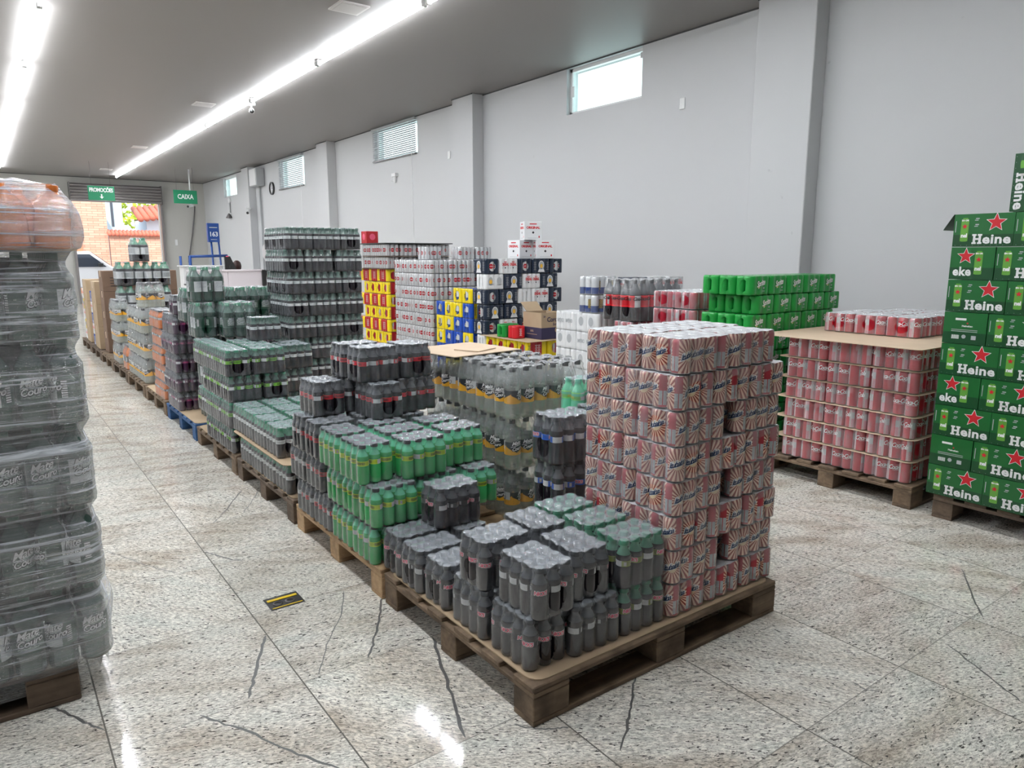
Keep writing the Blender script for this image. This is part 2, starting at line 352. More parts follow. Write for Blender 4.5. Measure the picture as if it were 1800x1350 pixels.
def can_mat(name, R, H, kind):
    m, nt, p = node_mat(name)
    uv = N(nt, 'ShaderNodeUVMap'); s = N(nt, 'ShaderNodeSeparateXYZ'); L(nt, uv.outputs[0], s.inputs[0])
    u, v = s.outputs[0], s.outputs[1]
    half = PI * R
    fu = math_(nt, 'FRACT', math_(nt, 'MULTIPLY', u, 2.0))
    du = math_(nt, 'MULTIPLY', math_(nt, 'SUBTRACT', fu, 0.5), half)
    dv = math_(nt, 'MULTIPLY', math_(nt, 'SUBTRACT', v, 0.52), H)
    rad = math_(nt, 'SQRT', math_(nt, 'ADD', math_(nt, 'MULTIPLY', du, du), math_(nt, 'MULTIPLY', dv, dv)))
    ang = math_(nt, 'ARCTAN2', dv, du)
    adu = math_(nt, 'ABSOLUTE', du)
    nz = N(nt, 'ShaderNodeTexNoise'); nz.inputs['Scale'].default_value = 60; L(nt, uv.outputs[0], nz.inputs['Vector'])
    fine = math_(nt, 'GREATER_THAN', nz.outputs[0], 0.52)
    bars = math_(nt, 'GREATER_THAN', math_(nt, 'SINE', math_(nt, 'MULTIPLY', v, 420)), 0.0)
    second = math_(nt, 'GREATER_THAN', u, 0.5)
    if kind == 'itubaina':
        rays = math_(nt, 'GREATER_THAN', math_(nt, 'SINE', math_(nt, 'MULTIPLY', ang, 22)), 0.05)
        c = mixc(nt, rays, (0.86, 0.60, 0.45), (0.30, 0.045, 0.03))
        c = mixc(nt, math_(nt, 'LESS_THAN', rad, 0.0190), c, (0.80, 0.64, 0.42))
        pan = math_(nt, 'GREATER_THAN', adu, half * 0.36)
        pc = mixc(nt, math_(nt, 'LESS_THAN', v, 0.52), (0.42, 0.03, 0.045), mixc(nt, fine, (0.50, 0.53, 0.55), (0.40, 0.43, 0.45)))
        pc = mixc(nt, math_(nt, 'MULTIPLY', second, math_(nt, 'MULTIPLY', math_(nt, 'LESS_THAN', v, 0.30), math_(nt, 'GREATER_THAN', v, 0.12))), pc, mixc(nt, bars, (0.7, 0.7, 0.7), (0.08, 0.08, 0.08)))
        pc = mixc(nt, math_(nt, 'LESS_THAN', v, 0.07), pc, (0.42, 0.03, 0.045))
        pc = mixc(nt, math_(nt, 'GREATER_THAN', adu, half * 0.485), pc, (0.42, 0.03, 0.045))
        c = mixc(nt, pan, c, pc)
    elif kind in ('coke', 'zero'):
        red = (0.50, 0.012, 0.03) if kind == 'coke' else (0.40, 0.01, 0.03)
        pan = math_(nt, 'MULTIPLY', math_(nt, 'GREATER_THAN', adu, half * 0.27), second)
        pc = mixc(nt, fine, (0.72, 0.42, 0.46), (0.58, 0.24, 0.30))
        pc = mixc(nt, math_(nt, 'MULTIPLY', math_(nt, 'GREATER_THAN', v, 0.48), math_(nt, 'LESS_THAN', v, 0.82)), pc, mixc(nt, fine, (0.62, 0.64, 0.66), (0.48, 0.5, 0.52)))
        c = mixc(nt, pan, red, pc)
        c = mixc(nt, math_(nt, 'MULTIPLY', math_(nt, 'LESS_THAN', math_(nt, 'ABSOLUTE', math_(nt, 'SUBTRACT', adu, half * 0.47)), half * 0.018), 1.0), c, (0.7, 0.7, 0.7))
    elif kind == 'lager':
        c = mixc(nt, math_(nt, 'GREATER_THAN', adu, half * 0.42), (0.62, 0.63, 0.64), mixc(nt, fine, (0.55, 0.55, 0.56), (0.40, 0.36, 0.37)))
        c = mixc(nt, math_(nt, 'LESS_THAN', rad, 0.0265), c, (0.46, 0.012, 0.022))
        band = math_(nt, 'MULTIPLY', math_(nt, 'LESS_THAN', math_(nt, 'ABSOLUTE', dv), 0.0045), math_(nt, 'LESS_THAN', rad, 0.022))
        dots = math_(nt, 'GREATER_THAN', math_(nt, 'SINE', math_(nt, 'MULTIPLY', du, 1500)), -0.35)
        c = mixc(nt, math_(nt, 'MULTIPLY', band, dots), c, (0.85, 0.83, 0.82))
    elif kind == 'bluewhite':
        c = mixc(nt, math_(nt, 'LESS_THAN', v, 0.40), (0.72, 0.74, 0.76), mixc(nt, fine, (0.03, 0.07, 0.25), (0.06, 0.11, 0.34)))
        z = math_(nt, 'GREATER_THAN', math_(nt, 'SINE', math_(nt, 'MULTIPLY', math_(nt, 'ADD', math_(nt, 'MULTIPLY', v, 5.0), math_(nt, 'ABSOLUTE', math_(nt, 'MULTIPLY', du, 60))), 9)), 0.1)
        zz = math_(nt, 'MULTIPLY', math_(nt, 'MULTIPLY', second, math_(nt, 'LESS_THAN', adu, half * 0.18)), math_(nt, 'MULTIPLY', math_(nt, 'GREATER_THAN', v, 0.25), math_(nt, 'LESS_THAN', v, 0.8)))
        c = mixc(nt, zz, c, mixc(nt, z, (0.05, 0.06, 0.12), (0.75, 0.55, 0.12)))
    L(nt, c, p.inputs['Base Color'])
    p.inputs['Roughness'].default_value = 0.28
    p.inputs['Metallic'].default_value = 0.25
can_mat('skin_itubaina', 0.033, 0.122, 'itubaina')
can_mat('skin_coke', 0.033, 0.122, 'coke')
can_mat('skin_zero', 0.033, 0.122, 'zero')
can_mat('skin_lager', 0.029, 0.146, 'lager')
can_mat('skin_bluewhite', 0.033, 0.146, 'bluewhite')

# ------------------------------------------------------------------ text outlines
TXT = {}
def text_geo(s, size=1.0, bold=0.0, shear=0.0, tight=1.0):
    key = (s, size, bold, shear, tight)
    if key in TXT: return TXT[key]
    cu = bpy.data.curves.new('t', 'FONT')
    cu.body = s; cu.size = size; cu.offset = bold; cu.shear = shear; cu.space_character = tight
    cu.align_x = 'CENTER'; cu.align_y = 'CENTER'; cu.resolution_u = 2
    o = bpy.data.objects.new('t', cu)
    C.objects.link(o)
    me = o.to_mesh()
    vs = [(v.co.x, v.co.y) for v in me.vertices]
    fs = [tuple(p.vertices) for p in me.polygons]
    o.to_mesh_clear()
    bpy.data.objects.remove(o); bpy.data.curves.remove(cu)
    TXT[key] = (vs, fs)
    return TXT[key]
def slice_geo(vs, fs, step):
    bm = bmesh.new()
    vv = [bm.verts.new((x, y, 0)) for x, y in vs]
    for f in fs:
        try: bm.faces.new([vv[i] for i in f])
        except ValueError: pass
    x0 = min(v[0] for v in vs); x1 = max(v[0] for v in vs)
    x = x0 + step
    while x < x1:
        bmesh.ops.bisect_plane(bm, geom=bm.verts[:] + bm.edges[:] + bm.faces[:], plane_co=(x, 0, 0), plane_no=(1, 0, 0))
        x += step
    bm.verts.index_update()
    r = [(v.co.x, v.co.y) for v in bm.verts], [tuple(v.index for v in f.verts) for f in bm.faces]
    bm.free()
    return r
def star_geo(R, r=None, n=5):
    r = r or R * 0.42
    vs = [(0, 0)]
    for i in range(2 * n):
        a = PI / 2 + i * PI / n; q = R if i % 2 == 0 else r
        vs.append((q * math.cos(a), q * math.sin(a)))
    return vs, [(0, 1 + i, 1 + (i + 1) % (2 * n)) for i in range(2 * n)]
def disc_geo(R, n=20, ry=None):
    ry = ry or R
    return [(R * math.cos(i * 2 * PI / n), ry * math.sin(i * 2 * PI / n)) for i in range(n)], [tuple(range(n))]
def rect_geo(w, h):
    return [(-w / 2, -h / 2), (w / 2, -h / 2), (w / 2, h / 2), (-w / 2, h / 2)], [(0, 1, 2, 3)]

# ------------------------------------------------------------------ mesh builder
class MB:
    def __init__(s):
        s.v = []; s.f = []; s.m = []; s.uv = []; s.mats = []; s.smooth = []
    def mi(s, mat):
        if mat not in s.mats: s.mats.append(mat)
        return s.mats.index(mat)
    def add(s, vs, fs, mat, uvs=None, smooth=False):
        o = len(s.v); s.v += [tuple(p) for p in vs]; k = s.mi(mat)
        for i, f in enumerate(fs):
            s.f.append(tuple(o + j for j in f)); s.m.append(k)
            s.uv.append(uvs[i] if uvs else None); s.smooth.append(smooth)
        return s
    def box(s, x0, y0, z0, x1, y1, z1, mat, top=None):
        vs = [(x0, y0, z0), (x1, y0, z0), (x1, y1, z0), (x0, y1, z0), (x0, y0, z1), (x1, y0, z1), (x1, y1, z1), (x0, y1, z1)]
        s.add(vs, [(0, 3, 2, 1), (0, 1, 5, 4), (1, 2, 6, 5), (2, 3, 7, 6), (3, 0, 4, 7)], mat)
        s.add(vs, [(4, 5, 6, 7)], top or mat)
        return s
    def lathe(s, prof, seg, cx=0, cy=0, mats=None, mat=None, uvz=None):
        n = len(prof); vs = []
        for r, z in prof:
            for i in range(seg):
                a = 2 * PI * i / seg
                vs.append((cx + r * math.cos(a), cy + r * math.sin(a), z))
        o = len(s.v); s.v += vs
        z0, z1 = uvz if uvz else (prof[0][1], prof[-1][1])
        for k in range(n - 1):
            mm = s.mi(mats[k] if mats else mat)
            v0 = (prof[k][1] - z0) / max(1e-6, z1 - z0); v1 = (prof[k + 1][1] - z0) / max(1e-6, z1 - z0)
            for i in range(seg):
                j = (i + 1) % seg
                s.f.append((o + k * seg + i, o + k * seg + j, o + (k + 1) * seg + j, o + (k + 1) * seg + i))
                s.m.append(mm); s.smooth.append(True)
                s.uv.append(((i / seg, v0), ((i + 1) / seg, v0), ((i + 1) / seg, v1), (i / seg, v1)))
        return s
    def disc(s, r, z, seg, mat, cx=0, cy=0):
        s.add([(cx + r * math.cos(2 * PI * i / seg), cy + r * math.sin(2 * PI * i / seg), z) for i in range(seg)], [tuple(range(seg))], mat)
        return s
    def flat(s, geo, fn, mat):
        vs, fs = geo
        s.add([fn(x, y) for x, y in vs], fs, mat)
        return s
    def wrap(s, geo, R, a0, zc, mat, step=0.008, cx=0, cy=0):
        vs, fs = slice_geo(geo[0], geo[1], step)
        s.add([(cx + R * math.cos(a0 + x / R), cy + R * math.sin(a0 + x / R), zc + y) for x, y in vs], fs, mat)
        return s
    def tube(s, pts, r, seg, mat):
        pts = [Vector(p) for p in pts]; rings = []
        for i, p in enumerate(pts):
            t = (pts[min(i + 1, len(pts) - 1)] - pts[max(i - 1, 0)]).normalized()
            a = t.orthogonal().normalized(); b = t.cross(a)
            rings.append([p + (a * math.cos(2 * PI * k / seg) + b * math.sin(2 * PI * k / seg)) * r for k in range(seg)])
        vs = [q for rg in rings for q in rg]; fs = []
        for i in range(len(pts) - 1):
            for k in range(seg):
                j = (k + 1) % seg
                fs.append((i * seg + k, i * seg + j, (i + 1) * seg + j, (i + 1) * seg + k))
        fs.append(tuple(range(seg))[::-1]); fs.append(tuple((len(pts) - 1) * seg + k for k in range(seg)))
        s.add(vs, fs, mat, smooth=True)
        return s
    def mesh(s, name, bevel=0, fix=False):
        me = bpy.data.meshes.new(name)
        me.from_pydata(s.v, [], s.f)
        for m in s.mats: me.materials.append(MATS[m])
        me.polygons.foreach_set('material_index', s.m)
        me.polygons.foreach_set('use_smooth', s.smooth)
        if any(s.uv):
            ul = me.uv_layers.new(name='UVMap')
            d = []
            for f, u in zip(s.f, s.uv):
                d += [c for p in (u if u else ((0, 0),) * len(f)) for c in p]
            ul.data.foreach_set('uv', d)
        if bevel or fix:
            bm = bmesh.new(); bm.from_mesh(me)
            if bevel:
                bmesh.ops.remove_doubles(bm, verts=bm.verts[:], dist=1e-5)
                bmesh.ops.bevel(bm, geom=bm.edges[:], offset=bevel, segments=1, affect='EDGES')
            if fix: bmesh.ops.recalc_face_normals(bm, faces=bm.faces[:])
            bm.to_mesh(me); bm.free()
        me.update()
        return me
def link(name, me, parent=None, loc=(0, 0, 0), rz=0.0):
    o = bpy.data.objects.new(name, me)
    o.location = loc; o.rotation_euler = (0, 0, rz)
    if parent: o.parent = parent
    C.objects.link(o)
    return o
def tag(o, label=None, cat=None, group=None, kind=None):
    if label: o['label'] = label
    if cat: o['category'] = cat
    if group: o['group'] = group
    if kind: o['kind'] = kind
    return o
def struct(name, mb, **kw):
    o = link(name, mb.mesh(name, **kw)); o['kind'] = 'structure'; return o
def thing(name, label, cat, loc=(0, 0, 0), rz=0, group=None):
    return tag(link(name, None, None, loc, rz), label, cat, group)

# ------------------------------------------------------------------ room shell
H = 3.55
WX = 5.85       # right wall
PX = 5.67       # front of the pillars
FY = 24.1       # far wall
LX = -5.2
BY = -4.5
fl = MB().box(LX, BY, -0.05, WX + 0.2, FY + 0.1, 0.0, 'granite'); 
floor = struct('floor', fl)
c = MB().box(LX, BY, H, WX + 0.3, FY + 0.3, H + 0.1, 'ceiling_paint')
struct('ceiling', c)
WIN = [(5.65, 6.87, 3.02, 3.54), (10.51, 12.07, 2.98, 3.53), (15.50, 17.05, 2.86, 3.52), (20.55, 21.82, 2.98, 3.50)]
wr = MB()
ys = [BY] + [q for wn_ in WIN for q in wn_[:2]] + [FY]
for i in range(0, len(ys), 2):
    wr.box(WX, ys[i], 0, WX + 0.18, ys[i + 1], H, 'wall_paint')
for a, b, z0, z1 in WIN:
    wr.box(WX, a, 0, WX + 0.18, b, z0, 'wall_paint'); wr.box(WX, a, z1, WX + 0.18, b, H, 'wall_paint')
struct('wall_right', wr)
wl = MB().box(LX - 0.15, BY, 0, LX, FY, H, 'wall_paint'); struct('wall_left', wl)
wb = MB().box(LX, BY - 0.15, 0, WX, BY, H, 'wall_paint'); struct('wall_back', wb)
DX0, DX1, DZ = 2.30, 4.54, 2.92
wf = MB()
wf.box(LX, FY, 0, DX0, FY + 0.2, H, 'far_wall_paint'); wf.box(DX1, FY, 0, WX + 0.18, FY + 0.2, H, 'far_wall_paint'); wf.box(DX0, FY, DZ, DX1, FY + 0.2, H, 'far_wall_paint')
struct('wall_far', wf)
for k, (a, b) in enumerate(((3.56, 4.12), (8.64, 9.17), (13.80, 14.34), (18.92, 19.45))):
    pb = MB().box(PX, a, 0, WX, b, H, 'wall_paint')
    o = struct('trim_%d' % (k + 1), pb, bevel=0.006)
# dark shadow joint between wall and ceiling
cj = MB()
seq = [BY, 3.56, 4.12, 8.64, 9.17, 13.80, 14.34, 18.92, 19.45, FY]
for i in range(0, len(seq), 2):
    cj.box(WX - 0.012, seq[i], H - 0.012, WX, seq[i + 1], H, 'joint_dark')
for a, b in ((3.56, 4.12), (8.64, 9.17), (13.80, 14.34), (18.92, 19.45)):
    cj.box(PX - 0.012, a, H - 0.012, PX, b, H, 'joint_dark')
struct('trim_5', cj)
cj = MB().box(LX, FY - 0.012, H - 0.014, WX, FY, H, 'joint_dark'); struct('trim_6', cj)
# floor veins (filled cracks in the stone)
def vein(name, pts, w):
    mb = MB(); vs = []
    n = len(pts); rnd = random.Random(len(name) + int(pts[0][0] * 100))
    P = []
    for i in range(n - 1):
        for t in range(6):
            f = t / 6; P.append((pts[i][0] * (1 - f) + pts[i + 1][0] * f + rnd.uniform(-.004, .004), pts[i][1] * (1 - f) + pts[i + 1][1] * f + rnd.uniform(-.004, .004)))
    P.append(pts[-1])
    for i, (x, y) in enumerate(P):
        a = P[max(0, i - 1)]; b = P[min(len(P) - 1, i + 1)]
        dx, dy = b[0] - a[0], b[1] - a[1]; l = math.hypot(dx, dy) or 1
        ww = w * .85 * rnd.uniform(0.6, 1.1) * (0.35 if i in (0, len(P) - 1) else 1)
        vs += [(x - dy / l * ww / 2, y + dx / l * ww / 2, 0.0006), (x + dy / l * ww / 2, y - dx / l * ww / 2, 0.0006)]
    mb.add(vs, [(2 * i, 2 * i + 1, 2 * i + 3, 2 * i + 2) for i in range(len(P) - 1)], 'vein_dark')
    return struct(name, mb)
plain('vein_dark', (0.11, 0.108, 0.105), 0.35, noise=0.35, nscale=120)
def onz(u, v, z=0.0):
    d = fw * FPX + cr * (u - 900) - up * (v - 675)
    t = (z - CAM_H) / d.z
    return (d.x * t, d.y * t)
VE = [([(468, 1118), (456, 1150), (446, 1195), (437, 1228)], .013), ([(672, 1050), (667, 1090), (656, 1130), (647, 1156)], .011),
      ([(604, 1038), (600, 1080), (578, 1125), (560, 1185)], .006), ([(762, 1120), (778, 1175), (800, 1245), (818, 1297)], .013),
      ([(350, 1258), (420, 1280), (510, 1320), (600, 1352)], .011), ([(82, 1240), (110, 1250), (150, 1270), (183, 1283)], .012),
      ([(1117, 1190), (1110, 1230), (1103, 1275), (1090, 1320)], .010), ([(900, 1274), (935, 1280), (970, 1282), (1000, 1278)], .007),
      ([(362, 970), (385, 978), (410, 984), (425, 985)], .010), ([(374, 920), (390, 905), (410, 880), (425, 862)], .007), ([(425, 905), (440, 885), (455, 862)], .006),
      ([(1665, 1132), (1720, 1175), (1770, 1215), (1800, 1236)], .008), ([(1690, 1000), (1710, 1050), (1728, 1085)], .009),
      ([(1500, 1200), (1520, 1212), (1545, 1216)], .006), ([(168, 962), (220, 980), (270, 998), (315, 1008)], .005)]
for i, (p, wd) in enumerate(VE):
    vein('trim_%d' % (7 + i), [onz(*q) for q in p], wd)

# ------------------------------------------------------------------ LED tube lines
emis('led', (0.92, 0.96, 1.0), TUBE_POWER)
emis('led_body', (0.92, 0.96, 1.0), 16.0)
tube_mb = MB()
seg = 10
tube_mb.tube([(0, 0.03, 0), (0, 2.40, 0)], 0.014, 8, 'led_body')
tube_mb.add([(-.012, .03, -.0155), (.012, .03, -.0155), (.012, 2.40, -.0155), (-.012, 2.40, -.0155)], [(0, 3, 2, 1)], 'led')
tube_me = tube_mb.mesh('light_tube')
cap_me = MB().box(-0.02, 0.0, -0.02, 0.02, 0.03, 0.035, 'white_plastic').box(-0.02, 2.40, -0.02, 0.02, 2.43, 0.035, 'white_plastic').mesh('tube_holder')
for lx, nm, y0 in ((0.66, 'over the aisle', 0.4), (3.33, 'over the pallet row', 0.85), (-2.0, 'beyond the aisle', 0.6)):
    n = 9
    for k in range(n):
        y = y0 + k * 2.475
        if y + 2.4 > FY: break
        t = thing('tube_light', 'glowing white ceiling tube light %s' % nm, 'tube light', (lx, y, H - 0.045), 0, 'tube lights %s' % nm)
        t['label'] = 'glowing ceiling tube light %s, %s along the line' % (nm, ['first', 'second', 'third', 'fourth', 'fifth', 'sixth', 'seventh', 'eighth', 'ninth'][k])
        link('light_tube', tube_me, t); link('tube_holder', cap_me, t)

# ------------------------------------------------------------------ windows
def window(k, a, b, z0, z1, blind):
    fr = MB(); x = WX + 0.06; w_ = 0.035
    fr.box(x, a, z0, x + 0.05, b, z0 + w_, 'white_plastic').box(x, a, z1 - w_, x + 0.05, b, z1, 'white_plastic')
    fr.box(x, a, z0, x + 0.05, a + w_, z1, 'white_plastic').box(x, b - w_, z0, x + 0.05, b, z1, 'white_plastic')
    o = struct('window_%d' % k, fr)
    g = MB().add([(x + 0.024, a + w_, z0 + w_), (x + 0.024, b - w_, z0 + w_), (x + 0.024, b - w_, z1 - w_), (x + 0.024, a + w_, z1 - w_)], [(0, 3, 2, 1)], 'window_glass')
    link('pane', g.mesh('pane'), o)
    h = MB().box(x - 0.03, b - 0.09, (z0 + z1) / 2 - 0.06, x, b - 0.04, (z0 + z1) / 2 + 0.06, 'white_plastic')
    link('latch', h.mesh('latch', bevel=0.008), o)
    h = MB().box(x - 0.03, a + 0.03, z1 - 0.11, x, a + 0.07, z1 - 0.05, 'white_plastic')
    link('hinge', h.mesh('hinge', bevel=0.008), o)
    if blind:
        t = thing('window_blind', 'grey venetian blind over the high window, %s' % blind, 'blind', (WX - 0.03, (a + b) / 2, z0))
        L_ = (b - a) / 2
        hr = MB().box(-0.03, -L_, z1 - z0 - 0.035, 0.02, L_, z1 - z0, 'grey_box'); link('head_rail', hr.mesh('head_rail'), t)
        sl = MB(); n = 15
        for i in range(n):
            z = 0.02 + i * (z1 - z0 - 0.06) / n
            sl.add([(-0.012, -L_, z), (-0.012, L_, z), (0.008, L_, z + 0.027), (0.008, -L_, z + 0.027)], [(0, 1, 2, 3)], 'blind_slat')
        link('slats', sl.mesh('slats'), t)
        br = MB().box(-0.02, -L_, -0.005, 0.015, L_, 0.014, 'steel_dark'); link('bottom_rail', br.mesh('bottom_rail'), t)
        cd = MB()
        for q in (-0.35, 0.0, 0.35): cd.box(-0.019, q * 2 * L_ - 0.004, 0, -0.017, q * 2 * L_ + 0.004, z1 - z0, 'white_ink')
        link('tape', cd.mesh('tape'), t)
        pc = MB().tube([(-0.022, -L_ + 0.12, z1 - z0 - 0.03), (-0.022, -L_ + 0.12, 0), (-0.02, -L_ + 0.10, -1.45)], 0.004, 5, 'white_ink')
        link('pull_cord', pc.mesh('pull_cord'), t)
plain('blind_slat', (0.42, 0.41, 0.43), 0.5)
window(1, *WIN[0], None)
window(2, *WIN[1], 'second window along the wall')
window(3, *WIN[2], 'beside the wall clock')
window(4, *WIN[3], None)

# ------------------------------------------------------------------ wall and ceiling fittings
def small(name, label, cat, mb, loc, rz=0, **kw):
    o = link(name, mb.mesh(name, **kw), None, loc, rz); return tag(o, label, cat)
pl = MB().box(-0.012, -0.035, -0.055, 0, 0.035, 0.055, 'white_plastic')
small('wall_plate', 'white blank outlet plate high on the wall near the open window', 'wall plate', pl, (WX, 5.08, 2.87), bevel=0.005)
small('wall_plate', 'white outlet plate high on the wall beside the second pillar', 'wall plate', pl, (WX, 9.55, 2.85), bevel=0.005)
sn = MB().box(-0.06, -0.07, 0.0, 0, 0.07, 0.055, 'white_plastic').box(-0.045, -0.012, -0.10, -0.01, 0.012, 0.0, 'white_plastic').box(-0.09, 0.01, -0.075, -0.02, 0.02, -0.068, 'grey_box')
small('alarm_sensor', 'white alarm sensor on a bracket under the blinded window', 'sensor', sn, (WX, 11.27, 2.68), bevel=0.003)
eb = thing('electric_box', 'grey metal electric box with conduit on the wall beside the third pillar', 'electric box', (WX - .012, 18.42, 3.04))
link('box_body', MB().box(-0.20, -0.27, 0, 0, 0.27, 0.42, 'grey_box').mesh('box_body', bevel=0.01), eb)
link('box_door', MB().box(-0.212, -0.25, 0.02, -0.20, 0.25, 0.40, 'white_plastic').mesh('box_door', bevel=0.003), eb)
link('conduit', MB().tube([(-0.03, 0.05, 0), (-0.03, 0.05, -3.0)], 0.025, 8, 'grey_box').mesh('conduit'), eb)
ck = thing('wall_clock', 'round black-rimmed wall clock beside the blinded window', 'clock', (WX - 0.001, 17.62, 2.94))
def wallring(r0, r1, x0, x1, mat, seg=24):
    mb = MB(); vs = []
    for x, r in ((x0, r1), (x1, r1), (x1, r0), (x0, r0)):
        vs += [(x, r * math.cos(2 * PI * i / seg), r * math.sin(2 * PI * i / seg)) for i in range(seg)]
    fs = [(k * seg + i, k * seg + (i + 1) % seg, (k + 1) * seg + (i + 1) % seg, (k + 1) * seg + i) for k in range(3) for i in range(seg)]
    mb.add(vs, fs, mat); return mb
link('clock_rim', wallring(0.125, 0.15, 0, -0.04, 'black_plastic').mesh('clock_rim'), ck)
fc = MB().add([(-0.012, 0.126 * math.cos(2 * PI * i / 24), 0.126 * math.sin(2 * PI * i / 24)) for i in range(24)], [tuple(range(24))], 'white_plastic')
for i in range(12):
    a = i * PI / 6; fc.box(-0.014, 0.105 * math.cos(a) - 0.006, 0.105 * math.sin(a) - 0.006, -0.0125, 0.105 * math.cos(a) + 0.006, 0.105 * math.sin(a) + 0.006, 'black_ink')
link('clock_face', fc.mesh('clock_face'), ck)
link('clock_hand', MB().box(-0.018, -0.005, -0.01, -0.015, 0.005, 0.085, 'black_ink').mesh('clock_hand'), ck)
link('clock_hand', MB().box(-0.02, -0.06, -0.005, -0.018, 0.01, 0.005, 'black_ink').mesh('clock_hand_b'), ck)
def camera_unit(label, loc, rz, drop=0.0):
    t = thing('security_camera', label, 'security camera', loc, rz)
    b = MB().box(-0.06, -0.06, -0.035, 0.06, 0.06, 0, 'white_plastic'); link('mount', b.mesh('mount', bevel=0.01), t)
    a = MB().tube([(0, 0, -0.03), (0, 0, -0.07 - drop), (0, -0.04, -0.10 - drop)], 0.014, 6, 'white_plastic'); link('arm', a.mesh('arm'), t)
    h = MB().tube([(0, 0.05, -0.10 - drop), (0, -0.12, -0.14 - drop)], 0.038, 10, 'white_plastic'); link('camera_body', h.mesh('camera_body'), t)
    l = MB().tube([(0, -0.119, -0.14 - drop), (0, -0.128, -0.142 - drop)], 0.031, 10, 'black_plastic'); link('lens', l.mesh('lens'), t)
    return t
camera_unit('white security camera hanging from the ceiling beside the tube lights', (3.43, 11.05, H), -0.3)
camera_unit('white security camera on the pillar beside the conduit', (WX - 0.25, 18.8, 2.55), -0.5)
camera_unit('white security camera on a pole below the CAIXA sign', (4.62, 20.4, 2.75), -0.9)
plain('pipe_white', (0.7, 0.7, 0.7), 0.5)
small('hanging_pole', 'thin white pole holding the security camera by the CAIXA sign', 'pole', MB().tube([(0, 0, 0), (0, 0, 0.80)], 0.018, 6, 'pipe_white'), (4.62, 20.4, 2.75))
sr = MB().tube([(0, 0, 0.06), (-0.05, 0, 0.06)], 0.075, 12, 'white_plastic').tube([(-0.02, 0, -0.02), (-0.02, 0, -0.28)], 0.02, 6, 'grey_box').lathe([(0.02, -0.30), (0.09, -0.42), (0.085, -0.43)], 12, -0.06, 0, mat='steel_dark')
small('alarm_siren', 'small alarm siren with a horn under the last high window', 'siren', sr, (WX, 21.25, 2.82))
dl = MB().box(-0.14, -0.14, -0.012, 0.14, 0.14, 0, 'downlight_rim').box(-0.115, -0.115, -0.015, 0.115, 0.115, -0.012, 'downlight_face')
plain('downlight_rim', (0.62, 0.60, 0.58), 0.4); plain('downlight_face', (0.46, 0.44, 0.42), 0.35)
for nm, y in (('first', 6.4), ('second', 11.57), ('third', 16.8), ('fourth', 21.6)):
    small('ceiling_panel', 'unlit square downlight set in the ceiling, %s along the row' % nm, 'downlight', dl, (2.9, y, H))['group'] = 'square ceiling downlights'

# ------------------------------------------------------------------ hanging signs
def sign(label, text, cx, arrow):
    t = thing('hanging_sign', label, 'sign', (cx, 20.0, 2.66))
    wv = 0.56
    bd = MB().box(-wv / 2, -0.006, 0, wv / 2, 0.006, 0.33, 'sign_green')
    sz = 0.125 if arrow else 0.16
    g = text_geo(text, sz, 0.004, 0, 0.86 if arrow else 1.0)
    ws = max(v[0] for v in g[0]) - min(v[0] for v in g[0])
    k = (0.50 if arrow else 0.38) / ws
    bd.flat(g, lambda x, y: (x * k, -0.0075, (0.235 if arrow else 0.165) + y * 1.0), 'white_ink')
    if arrow:
        bd.flat(rect_geo(0.028, 0.06), lambda x, y: (x, -0.0075, 0.115 + y), 'white_ink')
        bd.flat(([(-0.045, 0), (0.045, 0), (0, -0.05)], [(0, 2, 1)]), lambda x, y: (x, -0.0075, 0.085 + y), 'white_ink')
    link('sign_board', bd.mesh('sign_board'), t)
    for sx in (-0.2, 0.2):
        link('wire', MB().tube([(sx, 0, 0.33), (sx, 0, H - 2.66)], 0.003, 4, 'steel_dark').mesh('wire'), t)
sign('green hanging sign reading PROMOÇÕES with a white down arrow', 'PROMOÇÕES', 2.54, True)
sign('green hanging sign reading CAIXA near the far corner', 'CAIXA', 4.41, False)

# ------------------------------------------------------------------ rolling shutter and doorway
sh = thing('rolling_shutter', 'rolled-up grey metal shutter over the street doorway', 'shutter', ((DX0 + DX1) / 2, FY - 0.13, 2.86))
rm = MB(); hw = (DX1 - DX0) / 2 + 0.04
prof = []
for i in range(25):
    z = i / 24 * 0.50; prof.append((-(0.10 + 0.03 * abs(math.sin(i * PI / 4))) - 0.04 * math.sin(i / 24 * PI), z))
vs = [(-hw, y, z) for y, z in prof] + [(hw, y, z) for y, z in prof]
rm.add(vs, [(i, i + 25, i + 26, i + 1) for i in range(24)], 'shutter_metal')
link('shutter_roll', rm.mesh('shutter_roll'), sh)
link('end_plate', MB().box(-hw - 0.02, -0.19, -0.02, -hw, 0.12, 0.52, 'steel_dark').mesh('end_plate'), sh)
link('end_plate', MB().box(hw, -0.19, -0.02, hw + 0.02, 0.12, 0.52, 'steel_dark').mesh('end_plate_b'), sh)
for sx in (-1, 1):
    link('guide_rail', MB().box(sx * hw - 0.03, -0.02, -2.86, sx * hw + 0.03, 0.1, 0, 'shutter_metal').mesh('guide_rail'), sh)

